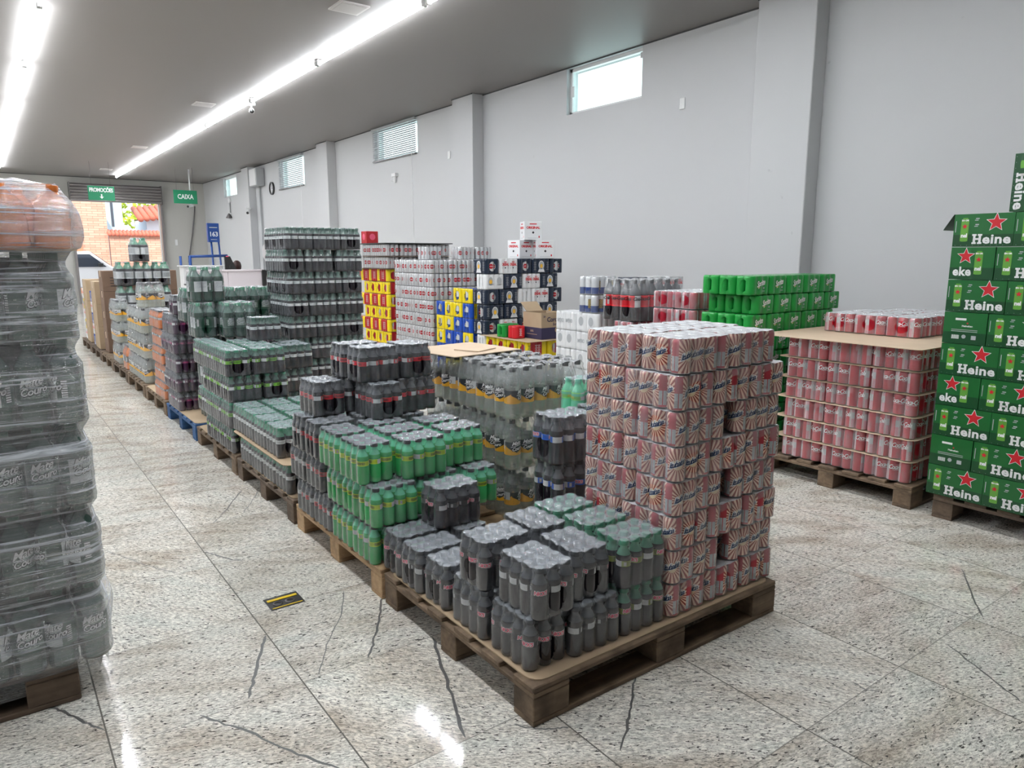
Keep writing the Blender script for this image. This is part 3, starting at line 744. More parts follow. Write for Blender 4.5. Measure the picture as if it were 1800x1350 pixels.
# ------------------------------------------------------------------ street outside
def brick_mat():
    m, nt, p = node_mat('stone_cladding')
    tc = N(nt, 'ShaderNodeTexCoord'); mp = N(nt, 'ShaderNodeMapping'); L(nt, tc.outputs['Object'], mp.inputs[0]); mp.inputs['Rotation'].default_value = (PI / 2, 0, 0)
    b = N(nt, 'ShaderNodeTexBrick'); L(nt, mp.outputs[0], b.inputs[0])
    b.inputs['Color1'].default_value = (0.62, 0.36, 0.27, 1); b.inputs['Color2'].default_value = (0.50, 0.28, 0.20, 1); b.inputs['Mortar'].default_value = (0.24, 0.10, 0.07, 1)
    b.inputs['Scale'].default_value = 2.3; b.inputs['Mortar Size'].default_value = 0.012; b.inputs['Brick Width'].default_value = 0.8; b.inputs['Row Height'].default_value = 0.2
    L(nt, b.outputs[0], p.inputs['Base Color']); p.inputs['Roughness'].default_value = 0.9
brick_mat()
plain('roof_tile', (0.50, 0.14, 0.09), 0.8, noise=0.3, nscale=14)
plain('pale_house', (0.60, 0.62, 0.68), 0.8)
plain('blue_house', (0.45, 0.58, 0.66), 0.8)
plain('house_door', (0.45, 0.22, 0.12), 0.6)
plain('car_white', (0.8, 0.8, 0.82), 0.2, coat=0.5)
plain('car_glass', (0.05, 0.06, 0.08), 0.1)
plain('tyre', (0.02, 0.02, 0.02), 0.8)
plain('asphalt', (0.35, 0.33, 0.31), 0.9, noise=0.2)
plain('foliage', (0.42, 0.52, 0.04), 0.7, noise=0.3, nscale=6)
st = MB().box(-12, FY + 0.2, -0.12, 22, 60, -0.02, 'asphalt'); tag(link('ground_street', st.mesh('ground_street')), kind='structure')
hs = thing('brick_house', 'stone-clad house with a brown door across the street', 'building', (3.4, 31, 0))
link('wall', MB().box(-3.5, 0, -0.1, 0.62, 4, 4.3, 'stone_cladding').mesh('wall'), hs)
dd = MB().box(-1.1, -0.05, -0.1, -0.25, 0, 2.35, 'house_door')
for q in (-0.95, -0.6): dd.box(q, -0.07, 0.2, q + 0.25, -0.05, 2.1, 'house_door')
link('door', dd.mesh('door'), hs)
bw = thing('garden_wall', 'red garden wall with roof tiles across the street', 'wall', (4.9, 30.9, 0))
link('wall_body', MB().box(-0.85, 0, -0.1, 2.0, 0.25, 2.1, 'stone_cladding').mesh('wall_body'), bw)
tm_ = MB()
for i in range(22):
    x = -0.85 + i * 0.13; tm_.tube([(x, -0.15, 2.12), (x, 0.25, 2.26)], 0.07, 8, 'roof_tile')
link('roof_tiles', tm_.mesh('roof_tiles'), bw)
h2 = thing('blue_house', 'pale blue house with tall window slits behind the garden wall', 'building', (5.0, 36, 0))
hb = MB().box(-1.2, 0, -0.1, 0.3, 3, 5.2, 'blue_house')
for q in (-0.85, -0.5, -0.15): hb.box(q, -0.03, 2.6, q + 0.1, 0, 4.2, 'car_glass')
link('wall', hb.mesh('wall'), h2)
h3 = thing('white_house', 'pale house with a tiled eave behind the garden wall', 'building', (7.6, 37, 0))
link('wall', MB().box(-1.2, 0, -0.1, 2.4, 3, 3.0, 'pale_house').mesh('wall'), h3)
rf = MB()
for i in range(16):
    x = -1.5 + i * 0.25; rf.tube([(x, -0.5, 2.95 + i * 0.03), (x, 1.2, 3.5 + i * 0.03)], 0.13, 8, 'roof_tile')
link('roof', rf.mesh('roof'), h3)
tr = thing('tree', 'yellow-green tree behind the tiled eave', 'tree', (6.9, 42.5, 0))
link('trunk', MB().tube([(0, 0, 0), (0.1, 0, 2), (0, 0, 3.2)], 0.14, 8, 'dark_wood').mesh('trunk'), tr)
cn = MB(); rr_ = random.Random(3)
for i in range(420):
    a, b, q = rr_.uniform(0, 2 * PI), rr_.uniform(-1, 1), rr_.uniform(0.6, 1.0)
    s_ = math.sqrt(1 - b * b)
    p = Vector((1.9 * q * s_ * math.cos(a), 1.5 * q * s_ * math.sin(a), 3.9 + 1.2 * q * b))
    u_ = Vector((rr_.uniform(-1, 1), rr_.uniform(-1, 1), rr_.uniform(-1, 1))).normalized() * 0.17; v_ = u_.orthogonal().normalized() * 0.13
    cn.add([p - u_, p - v_, p + u_, p + v_], [(0, 1, 2, 3)], 'foliage')
link('crown', cn.mesh('crown'), tr)
cr_ = thing('car', 'white car parked outside the doorway', 'car', (2.35, 27.6, 0))
cb = MB()
side = [(-1.9, 0.35), (-1.95, 0.75), (-1.2, 0.95), (-0.5, 1.45), (0.55, 1.5), (1.15, 1.0), (1.55, 0.92), (1.7, 0.6), (1.65, 0.32)]
n_ = len(side)
vs = [(x, -0.8, z) for x, z in side] + [(x, 0.8, z) for x, z in side]
cb.add(vs, [(i, (i + 1) % n_, (i + 1) % n_ + n_, i + n_) for i in range(n_)] + [tuple(range(n_))[::-1], tuple(range(n_, 2 * n_))], 'car_white')
link('car_body', cb.mesh('car_body', bevel=0.04), cr_)
link('windscreen', MB().add([(0.62, -0.68, 1.47), (0.62, 0.68, 1.47), (1.14, 0.72, 1.04), (1.14, -0.72, 1.04)], [(0, 3, 2, 1)], 'car_glass').mesh('windscreen'), cr_)
link('side_window', MB().add([(-1.0, -0.83, 1.0), (1.0, -0.83, 1.0), (0.55, -0.83, 1.4), (-0.45, -0.83, 1.4)], [(0, 1, 2, 3)], 'car_glass').mesh('side_window'), cr_)
for wx in (-1.25, 1.1):
    for wy in (-0.8, 0.65):
        link('wheel', MB().tube([(wx, wy, 0.28), (wx, wy + 0.18, 0.28)], 0.3, 16, 'tyre').mesh('wheel'), cr_)
link('mirror', MB().box(0.75, -0.98, 1.0, 0.9, -0.82, 1.12, 'black_plastic').mesh('mirror', bevel=0.02), cr_)

# ------------------------------------------------------------------ pallets
PBOX = {}
def pboard(kind, sx, sy, sz, mat, bev=0.003):
    k = (kind, sx, sy, sz, mat)
    if k not in PBOX:
        PBOX[k] = MB().box(-sx / 2, -sy / 2, 0, sx / 2, sy / 2, sz, mat).mesh(kind, bevel=bev)
    return PBOX[k]
PALLETS = []
def pallet(label, x0, y0, wood, w_=1.2, d_=1.0, boards=7, rz=0.0, alongx=True):
    t = thing('wooden_pallet', label, 'pallet', (x0 + w_ / 2, y0 + d_ / 2, 0), rz, 'wooden pallets under the drinks')
    PALLETS.append(t)
    hw_, hd = w_ / 2, d_ / 2
    if alongx:      # skids along x, deck boards along x, stringers along y
        for y in (-hd + .05, 0, hd - .05):
            link('skid', pboard('skid', w_, .10, .018, wood), t, (0, y, 0))
        for x in (-hw_ + .07, 0, hw_ - .07):
            link('stringer', pboard('stringer', .14, d_, .018, wood), t, (x, 0, .093))
        for k in range(boards):
            y = -hd + .05 + k * (d_ - .10) / (boards - 1)
            link('deck_board', pboard('deck_board', w_, .10, .018, wood), t, (random.uniform(-.004, .004), y, .111))
    else:
        for x in (-hw_ + .05, 0, hw_ - .05):
            link('skid', pboard('skid', .10, d_, .018, wood), t, (x, 0, 0))
        for y in (-hd + .07, 0, hd - .07):
            link('stringer', pboard('stringer', w_, .14, .018, wood), t, (0, y, .093))
        for k in range(boards + 1):
            x = -hw_ + .05 + k * (w_ - .10) / boards
            link('deck_board', pboard('deck_board', .10, d_, .018, wood), t, (x, 0, .111))
    for x in (-hw_ + .07, 0, hw_ - .07):
        for y in (-hd + .05, 0, hd - .05):
            link('block', pboard('block', .14, .10, .075, wood), t, (x, y, .018))
    return t
def sheet(label, x0, y0, x1, y1, z, mat='kraft', th=0.004, rz=0.0, r=0.05):
    mb = MB(); a, b = (x1 - x0) / 2, (y1 - y0) / 2; pts = []
    for cx_, cy_, s in ((a - r, b - r, 0), (-a + r, b - r, 1), (-a + r, -b + r, 2), (a - r, -b + r, 3)):
        for i in range(5):
            q = s * PI / 2 + i * PI / 8; pts.append((cx_ + r * math.cos(q), cy_ + r * math.sin(q)))
    n = len(pts)
    vs = [(x, y, 0) for x, y in pts] + [(x, y, th) for x, y in pts]
    mb.add(vs, [tuple(range(n))[::-1], tuple(range(n, 2 * n))] + [(i, (i + 1) % n, n + (i + 1) % n, n + i) for i in range(n)], mat)
    o = link('cardboard_sheet', mb.mesh('cardboard_sheet'), None, ((x0 + x1) / 2, (y0 + y1) / 2, z), rz)
    return tag(o, label, 'cardboard sheet')

# ------------------------------------------------------------------ bottles
def bottle_profile(r, h, rc):
    return [(0.70 * r, 0.004), (0.93 * r, 0), (r * .985, 0.03 * h), (r * .95, 0.10 * h), (r * .985, 0.20 * h), (r * .985, 0.44 * h), (r * .93, 0.475 * h), (r * .93, 0.60 * h), (r * .985, 0.635 * h),
            (r * .90, 0.715 * h), (r * .68, 0.785 * h), (r * .48, 0.845 * h), (rc * .86, 0.90 * h), (rc * .86, 0.915 * h)]
def bottle_parts(r, h, rc, liq, neck, cap, lab, fill=0.70, lz=(0.478, 0.598), seg=14, base='petal', label_text=None):
    pr = bottle_profile(r, h, rc)
    ms = [liq if (pr[i][1] + pr[i + 1][1]) / 2 < fill * h else neck for i in range(len(pr) - 1)]
    b = MB().lathe(pr, seg, mats=ms); b.disc(0.70 * r, 0.004, seg, liq)
    if neck.startswith('pet') and not liq.startswith('pet'):
        b.disc(r * .84, fill * h + .002, seg, liq)
    c = MB().lathe([(rc, 0.905 * h), (rc, 0.99 * h), (rc * .9, h)], seg, mat=cap); c.disc(rc * .9, h, seg, cap)
    lr = r * .945 if lz[0] > .45 else r * 1.0
    l = MB().lathe([(lr, lz[0] * h), (lr, lz[1] * h)], seg, mat=lab)
    if label_text: label_text(l, lr * 1.006, h)
    return b, c, l
def merged(*mbs):
    o = MB()
    for b in mbs:
        k = len(o.v); o.v += b.v
        for f, m, u, s in zip(b.f, b.m, b.uv, b.smooth):
            o.f.append(tuple(k + i for i in f)); o.m.append(o.mi(b.mats[m])); o.uv.append(u); o.smooth.append(s)
    return o

# ------------------------------------------------------------------ shrink film / wraps
def outline(nx, ny, r, Rf, k, ends=10, side=4):
    """closed plan outline hugging a grid of round things; Rf = radius followed, k = how deep the film sinks between them"""
    pts = []
    def dip(t): return k * (r - math.sqrt(max(0, r * r - t * t)))
    hx, hy = (nx - 1) * r, (ny - 1) * r
    def run(n, m, f):
        # from first centre to last centre along a side with n things
        tot = (n - 1) * m
        for i in range(tot):
            s = i / m
            t = (s - round(s)) * 2 * r
            pts.append(f(-(n - 1) * r + s * 2 * r, dip(t)))
    def arc(cx, cy, a0):
        for i in range(4):
            a = a0 + i * PI / 8
            pts.append((cx + Rf * math.cos(a), cy + Rf * math.sin(a), a))
    run(nx, side, lambda s, d: (s, -hy - Rf + d, None)); arc(hx, -hy, -PI / 2)
    run(ny, ends, lambda s, d: (hx + Rf - d, s, None)); arc(hx, hy, 0)
    run(nx, side, lambda s, d: (-s, hy + Rf - d, None)); arc(-hx, hy, PI / 2)
    run(ny, ends, lambda s, d: (-hx - Rf + d, -s, None)); arc(-hx, -hy, PI)
    return pts
def shell(nx, ny, r, rows, top_fn, matfn, hole=None, close_bottom=False, topmat=None):
    """rows: list of (z, Rf, k)"""
    mb = MB(); rings = [outline(nx, ny, r, Rf, k) for z, Rf, k in rows]
    n = len(rings[0]); nr = len(rows)
    V = [[rings[j][i][0], rings[j][i][1], rows[j][0]] for j in range(nr) for i in range(n)]
    F = []
    for j in range(nr - 1):
        for i in range(n):
            F.append((j * n + i, j * n + (i + 1) % n, (j + 1) * n + (i + 1) % n, (j + 1) * n + i))
    if hole:
        zc, hy, hz, sides = hole      # elliptical holes in the short ends
        hx = nx * r
        keep = []; used = set()
        for f in F:
            cx_ = sum(V[i][0] for i in f) / 4; cy_ = sum(V[i][1] for i in f) / 4; cz = sum(V[i][2] for i in f) / 4
            inside = abs(cx_) > hx - r * 1.0 and (cy_ / hy) ** 2 + ((cz - zc) / hz) ** 2 < 1 and (sides == 0 or cx_ * sides > 0)
            if inside: used.update(f)
            else: keep.append(f)
        rest = set(i for f in keep for i in f)
        for i in used & rest:
            y, z = V[i][1] / hy, (V[i][2] - zc) / hz
            l = math.hypot(y, z) or 1
            V[i][1] = hy * y / l; V[i][2] = zc + hz * z / l
        F = keep
    uvs = None
    o = len(mb.v); mb.v = [tuple(v) for v in V]
    for f in F:
        c_ = [sum(V[i][q] for i in f) / 4 for q in range(3)]
        mb.f.append(f); mb.m.append(mb.mi(matfn(*c_))); mb.uv.append(None); mb.smooth.append(True)
    # top sheet
    z, Rf, k = rows[-1]
    m = 5; gx, gy = nx * m, ny * m
    ax, ay = (nx - 1) * r + Rf, (ny - 1) * r + Rf
    tv = []
    for b in range(gy + 1):
        for a in range(gx + 1):
            x = -ax + 2 * ax * a / gx; y = -ay + 2 * ay * b / gy
            tv.append((x, y, top_fn(x, y)))
    k0 = len(mb.v); mb.v += tv
    for b in range(gy):
        for a in range(gx):
            if (a in (0, gx - 1)) and (b in (0, gy - 1)): continue
            f = (k0 + b * (gx + 1) + a, k0 + b * (gx + 1) + a + 1, k0 + (b + 1) * (gx + 1) + a + 1, k0 + (b + 1) * (gx + 1) + a)
            mb.f.append(f); mb.m.append(mb.mi(topmat or matfn(mb.v[f[0]][0] + .01, mb.v[f[0]][1], z))); mb.uv.append(None); mb.smooth.append(True)
    if close_bottom:
        mb.add([(-ax, -ay, rows[0][0]), (ax, -ay, rows[0][0]), (ax, ay, rows[0][0]), (-ax, ay, rows[0][0])], [(0, 3, 2, 1)], matfn(0, 0, 0))
    return mb
def top_sag(nx, ny, r, rc, h, sag):
    def fn(x, y):
        i = min(nx - 1, max(0, round((x + (nx - 1) * r) / (2 * r)))); j = min(ny - 1, max(0, round((y + (ny - 1) * r) / (2 * r))))
        d = math.hypot(x - (i * 2 * r - (nx - 1) * r), y - (j * 2 * r - (ny - 1) * r))
        return h + 0.0008 - sag * min(1, max(0, (d - rc) / (r * 1.41 - rc)))
    return fn
def bottle_film(nx, ny, r, h, rc, hole=True, mat='shrink_film'):
    R2 = r - .0002
    rows = [(.001, r * .86, .3)] + [(z * h, R2, .42) for z in (.04, .09, .14, .19, .24, .29, .34, .39, .44, .49, .54, .59)]
    rows += [(.66 * h, r * .985, .45), (.73 * h, r * .95, .55), (.80 * h, r * .84, .7), (.87 * h, r * .72, .8), (.93 * h, (r * .62 + rc * .38), .85), (.985 * h, rc + .35 * (r - rc) * .6, .85), (h, rc + .0015, .6)]
    return shell(nx, ny, r, rows, top_sag(nx, ny, r, rc, h, .06 * h), lambda x, y, z: mat, (0.36 * h, ny * r * .46, .25 * h, 0) if hole else None, topmat='film_clear_top' if mat == 'film_clear' else 'film_top')
def can_film(nx, ny, r, h, mat='shrink_film_cans', hole=True):
    R2 = r - .0002
    rows = [(.004, r * .90, .35), (.035 * h, R2 * .985, .5)] + [(z * h, R2, .55) for z in (.10, .16, .22, .28, .34, .40, .46, .52, .58, .64, .70, .76, .82, .87)]
    rows += [(.94 * h, r * .95, .6), (.985 * h, r * .86, .6)]
    return shell(nx, ny, r, rows, top_sag(nx, ny, r, r * .8, h * .99, .005), lambda x, y, z: mat, (0.50 * h, ny * r * .42, .30 * h, 0) if hole else None, topmat='can_top')

# ------------------------------------------------------------------ product prototypes
PROTO = {}
def proto_bottles(key, nx, ny, r, h, rc, liq, neck, cap, lab, full, fill=.70, lz=(.478, .598), label_text=None, film='shrink_film', hole=True, seg=14, pitch=None):
    b, c, l = bottle_parts(r * .982, h * .985, rc, liq, neck, cap, lab, fill, lz, seg if full else 10, label_text=label_text)
    f = bottle_film(nx, ny, r, h * .992, rc, hole, film).mesh('shrink_film')
    unit = []
    if full: unit = [('bottle', b.mesh('bottle')), ('cap', c.mesh('cap')), ('label', l.mesh('label'))]
    else: unit = [('bottle', merged(b, c, l).mesh('bottle'))]
    PROTO[key] = dict(nx=nx, ny=ny, r=r, h=pitch or h, film=f, unit=unit, name='drink_pack', skip=None)
def can_mb(r, h, skin, deco=None, seg=20):
    pr = [(r * .74, 0.004), (r * .80, 0), (r * .985, .045 * h), (r, .06 * h), (r, .865 * h), (r * .93, .925 * h), (r * .82, .965 * h), (r * .83, .985 * h), (r * .80, .985 * h), (r * .77, .965 * h)]
    ms = ['aluminium'] * 2 + [skin] * 4 + ['aluminium'] * 3
    b = MB().lathe(pr, seg, mats=ms, uvz=(.04 * h, .94 * h)); b.disc(r * .77, .965 * h, seg, 'aluminium')
    if deco: deco(b, r, h)
    return b
def proto_cans(key, nx, ny, r, h, skin, deco=None, hole=True, seg=18, film='shrink_film_cans'):
    c = can_mb(r * .975, h, skin, deco, seg)
    PROTO[key] = dict(nx=nx, ny=ny, r=r, h=h, film=can_film(nx, ny, r, h, film, hole).mesh('shrink_film'), unit=[('can', c.mesh('can'))], name='can_pack', skip=None)

def deco_itubaina(b, r, h):
    for a0 in (PI / 2, 3 * PI / 2):
        for (s, bold, m, dr) in (('Itubaína', .0036, 'white_ink', .0004), ('Itubaína', .0006, 'navy_ink', .0008)):
            g = text_geo(s, .0275, bold, .30, .84)
            g = ([(x * .82, y + x * .30) for x, y in g[0]], g[1])
            b.wrap(g, r + dr, a0, h * .545, m, .010)
        b.wrap(([(-.024, -.016), (.022, -.002), (.022, .0012), (-.024, -.0125)], [(0, 1, 2, 3)]), r + .0008, a0, h * .54, 'navy_ink', .008)
def deco_coke(b, r, h):
    for a0 in (PI / 2, 3 * PI / 2):
        if a0 > PI: continue
        g = text_geo('Coca-Cola', .033, .0006, .35, .84)
        b.wrap(([(x * .84, y * 1.1) for x, y in g[0]], g[1]), r + .0005, a0, h * .66, 'white_ink', .012)
        b.wrap(([(-.03, -.001), (.03, -.001), (.028, .0012), (-.028, .0004)], [(0, 1, 2, 3)]), r + .0005, a0, h * .53, 'white_ink', .012)
def nicks(l, R, h):
    for a0 in (PI * .5,):
        g = text_geo("NICK'S", .0165, .0020, .12, .88)
        l.wrap(g, R + .0002, a0, h * .545, 'white_ink', .010)
        g = text_geo("NICK'S", .0165, .0007, .12, .88)
        l.wrap(g, R + .0005, a0, h * .545, 'pink_ink', .010)
def mate(l, R, h, dr=.0003, main='white_ink', size=.026):
    for a0 in (PI * .45, PI * 1.45):
        g1 = text_geo('Mate', size, .0005, .35, .9); g2 = text_geo('Couro', size * .88, .0005, .2, .9)
        for g, dz, dx in ((g1, .014, -.002), (g2, -.012, .004)):
            if main == 'white_ink':
                gb = text_geo('Mate' if g is g1 else 'Couro', size if g is g1 else size * .88, .003, .35 if g is g1 else .2, .9)
                l.wrap(([(x + dx, y + x * .18 + dz) for x, y in gb[0]], gb[1]), R + dr, a0, h * .48, 'black_ink', .014)
            l.wrap(([(x + dx, y + x * .18 + dz) for x, y in g[0]], g[1]), R + dr * 2.5, a0, h * .48, main, .014)
        l.wrap(([(-.03, -.006), (.028, .006), (.028, .0085), (-.03, -.0035)], [(0, 1, 2, 3)]), R + dr * 2.5, a0, h * .48, main, .012)
def cola_text(l, R, h):
    for a0 in (PI * .45, PI * 1.45):
        g = text_geo('Coca-Cola', .036, .001, .35, .80)
        l.wrap(g, R + .0004, a0, h * .54, 'black_ink', .014)

B = proto_bottles
SR, SHH, SC_ = .0265, .165, .0150
B('nicks', 4, 3, SR, SHH, SC_, 'cola', 'pet_dark_neck', 'cap_black', 'label_grey', True, label_text=nicks)
B('nicks_green', 4, 3, SR, SHH, SC_, 'cola', 'pet_green', 'cap_green', 'label_olive', True, label_text=nicks)
B('lime', 4, 3, SR, SHH, SC_, 'lime_soda', 'mint_soda', 'cap_black', 'label_yellowgreen', True)
B('redcola', 4, 3, SR, SHH, SC_, 'cola', 'pet_dark_neck', 'cap_black', 'label_red', True)
B('bluecola', 4, 3, .029, .20, .0155, 'cola', 'pet_dark_neck', 'cap_black', 'label_blue', True, label_text=nicks)
B('greencap', 4, 3, SR, SHH, SC_, 'cola', 'pet_green', 'cap_green', 'label_white', False)
B('guarana_lime', 4, 3, SR, SHH, SC_, 'cola', 'pet_green_dark', 'cap_green', 'label_lime', False)
B('whiteband', 4, 3, SR, .160, SC_, 'cola', 'pet_green_dark', 'cap_dark_green', 'label_white', False)
B('grape', 4, 3, SR, .155, SC_, 'grape', 'pet_dark_neck', 'cap_black', 'label_purple', False)
B('orange', 4, 3, SR, .155, SC_, 'orange_soda', 'orange_soda', 'cap_black', 'label_brown', False, fill=.8)
B('mate_clear', 3, 2, .040, .245, .0155, 'pet_water', 'pet_clear', 'cap_black', 'label_mate', True, fill=.66, lz=(.30, .56), label_text=mate, film='film_clear', seg=18)
B('mate_dark', 3, 2, .040, .25, .0155, 'dark_green', 'pet_green_dark', 'cap_green', 'label_darkgreen', False, fill=.72, lz=(.28, .58), label_text=lambda l, R, h: mate(l, R, h, main='grey_ink'), film='shrink_film', seg=14)
B('big_orange', 3, 2, .045, .27, .0155, 'orange_soda', 'orange_soda', 'cap_black', 'label_brown', False, fill=.8, lz=(.30, .55))
B('silver_big', 3, 2, .050, .29, .0160, 'cola', 'pet_green', 'cap_green', 'label_silver', False, fill=.74, lz=(.30, .60))
B('cola_big', 3, 2, .046, .32, .0155, 'cola', 'pet_dark_neck', 'cap_black', 'label_cola', False, fill=.66, lz=(.34, .62), label_text=cola_text, film='film_clear')
B('mint_big', 3, 2, .034, .20, .0150, 'mint_soda', 'mint_soda', 'cap_mint', 'label_mint', False, fill=.7, lz=(.52, .70))
proto_cans('itubaina', 4, 3, .033, .122, 'skin_itubaina', deco_itubaina)
proto_cans('coke', 4, 3, .033, .122, 'skin_coke', deco_coke, seg=16)
proto_cans('zero', 4, 3, .033, .122, 'skin_zero', None, seg=14)
proto_cans('lager', 4, 3, .029, .148, 'skin_lager', None, seg=12, film='film_thin')
proto_cans('bluewhite', 4, 3, .033, .148, 'skin_bluewhite', None, seg=12, film='film_thin')

# printed wraps: an opaque printed film round twelve cans, with an arched window in each end
def proto_wrap(key, nx, ny, r, h, colA, colB, split=0.35, text=None, tcol='red_ink', side_fn=None, hole=True, sub=None, k=.45):
    R2 = r - .0002
    rows = [(.002, r * .88, k), (.05 * h, R2 * .985, k)] + [(z * h, R2, k) for z in (.12, .18, .24, .30, .36, .42, .48, .54, .60, .66, .72, .78, .84, .90)] + [(.96 * h, r * .95, k), (.995 * h, r * .84, k)]
    L_ = nx * r
    def mf(x, y, z):
        if colB == colA: return colA
        return colB if abs(x) > L_ * (1 - split) or (y > 0) != (x > 0) and abs(x) > L_ * (1 - split * 1.6) else colA
    mb = shell(nx, ny, r, rows, top_sag(nx, ny, r, r * .8, h * .995, .003), mf, (0.50 * h, ny * r * .44, .32 * h, 0) if hole else None, close_bottom=True)
    for sgn in (-1, 1):
        face = lambda x, z, s=sgn: (x * (1 if s < 0 else -1), s * (ny * r + .0004), z)
        if text:
            for cx_ in ([0] if nx * r < .1 else [-L_ * .42, L_ * .42]):
                g = text_geo(text, .040 if text != 'Sprite' else .052, .0014, .12 if text == 'Sprite' else 0, .86)
                ws = max(v[0] for v in g[0]) - min(v[0] for v in g[0]); q = min(1, .084 / ws)
                mb.flat(g, lambda x, y: face(cx_ + x * q, h * (.62 if text != 'IMPÉRIO' else .5) + y + (x * .18 if text == 'Sprite' else 0)), tcol)
                if text == 'ORIGINAL':
                    mb.flat(rect_geo(.035, .006), lambda x, y: face(cx_ + x, h * .80 + y), 'red_ink')
                    mb.flat(([(-.009, 0), (0, -.009), (.009, 0), (0, .009)], [(0, 1, 2, 3)]), lambda x, y: face(cx_ + x, h * .40 + y), 'black_ink')
                    for q2 in (-.035, .035):
                        for i in range(3): mb.flat(rect_geo(.014, .003), lambda x, y: face(cx_ + q2 + x, h * .40 + y - .008 + i * .008), 'grey_ink')
                if text == 'Sprite':
                    mb.flat(rect_geo(.03, .0025), lambda x, y: face(cx_ - .02 + x, h * .40 + y), 'yellow_ink')
                    mb.flat(disc_geo(.007, 12), lambda x, y: face(cx_ + .030 + x, h * .38 + y), 'grey_ink')
                    mb.flat(rect_geo(.028, .004), lambda x, y: face(cx_ + .028 + x, h * .22 + y), 'grey_ink')
        if side_fn: side_fn(mb, face, L_, h)
    unit = [('can', can_mb(r * .96, h * .985, sub, None, 10).mesh('can'))] if (sub and hole) else []
    PROTO[key] = dict(nx=nx, ny=ny, r=r, h=h, film=mb.mesh('printed_wrap'), unit=unit, name='can_pack', skip='ends', wrapname='printed_wrap')
def oval_side(col, ring, cx_=0.0, inner=None):
    def fn(mb, face, L_, h):
        mb.flat(disc_geo(.036, 18, .046), lambda x, y: face(cx_ * L_ + x, h * .56 + y), ring)
        mb.flat(([(-.045, -.062), (.045, -.062), (.026, -.020), (-.026, -.020)], [(0, 1, 2, 3)]), lambda x, y: face(cx_ * L_ + x, h * .50 + y), ring)
        mb.flat(disc_geo(.029, 18, .038), lambda x, y: (lambda p: (p[0], p[1] * 1.004, p[2]))(face(cx_ * L_ + x, h * .56 + y)), col)
        if inner: mb.flat(disc_geo(.018, 14, .022), lambda x, y: (lambda p: (p[0], p[1] * 1.008, p[2]))(face(cx_ * L_ + x, h * .50 + y)), inner)
    return fn
def word_block(word, col, cx_, size=.03, vertical=False, z=.55):
    def fn(mb, face, L_, h):
        g = text_geo(word, size, .0015, 0, .86)
        mb.flat(g, lambda x, y: face(cx_ * L_ + (y if vertical else x), h * z + (-x if vertical else y)), col)
    return fn
def both(*fs):
    def fn(*a):
        for f in fs: f(*a)
    return fn
WH = .150
def lines_block(col, cx_):
    def fn(mb, face, L_, h):
        for i in range(7):
            mb.flat(rect_geo(.020 if i % 2 else .028, .004), lambda x, y: face(cx_ * L_ + x, h * (.25 + i * .085) + y), col)
    return fn
proto_wrap('original', 4, 3, .029, WH, 'wrap_white', 'wrap_white', text='ORIGINAL', tcol='red_ink', sub='wrap_white')
proto_wrap('navy', 4, 3, .029, WH, 'wrap_navy', 'wrap_navy', side_fn=both(oval_side('grey_ink', 'wrap_white', 0, 'amber_ink'), lines_block('grey_ink', .72), lines_block('grey_ink', -.72)), sub='skin_lager')
proto_wrap('bluepack', 4, 3, .029, WH, 'wrap_blue', 'wrap_yellow', .30, side_fn=both(oval_side('wrap_blue', 'white_ink', .18), lines_block('white_ink', -.42)), sub='skin_bluewhite')
proto_wrap('yellowpack', 4, 3, .029, WH, 'wrap_yellow', 'wrap_blue', .34, side_fn=both(oval_side('wrap_blue', 'wrap_yellow', .15), lines_block('navy_ink', -.5)), sub='skin_bluewhite')
proto_wrap('redpack', 4, 3, .029, WH, 'wrap_red', 'wrap_yellow', .30, side_fn=both(lines_block('white_ink', .12), lines_block('white_ink', -.16), lines_block('navy_ink', -.86)), sub='skin_zero')
proto_wrap('imperio_oval', 4, 3, .033, .155, 'wrap_white', 'wrap_white', side_fn=both(oval_side('grey_ink', 'wrap_white', -.45), oval_side('grey_ink', 'wrap_white', .45)), sub='wrap_white')
proto_wrap('original_oval', 4, 3, .029, WH, 'wrap_white', 'wrap_white', side_fn=both(oval_side('grey_ink', 'wrap_white', -.45, 'amber_ink'), oval_side('grey_ink', 'wrap_white', .45)), sub='wrap_white')
proto_wrap('imperio', 4, 3, .033, .155, 'wrap_white', 'wrap_white', text='IMPÉRIO', tcol='grey_ink', sub='wrap_white')
proto_wrap('sprite', 3, 2, .033, .1235, 'wrap_green', 'wrap_green', text='Sprite', tcol='white_ink', sub='wrap_green', k=.30)

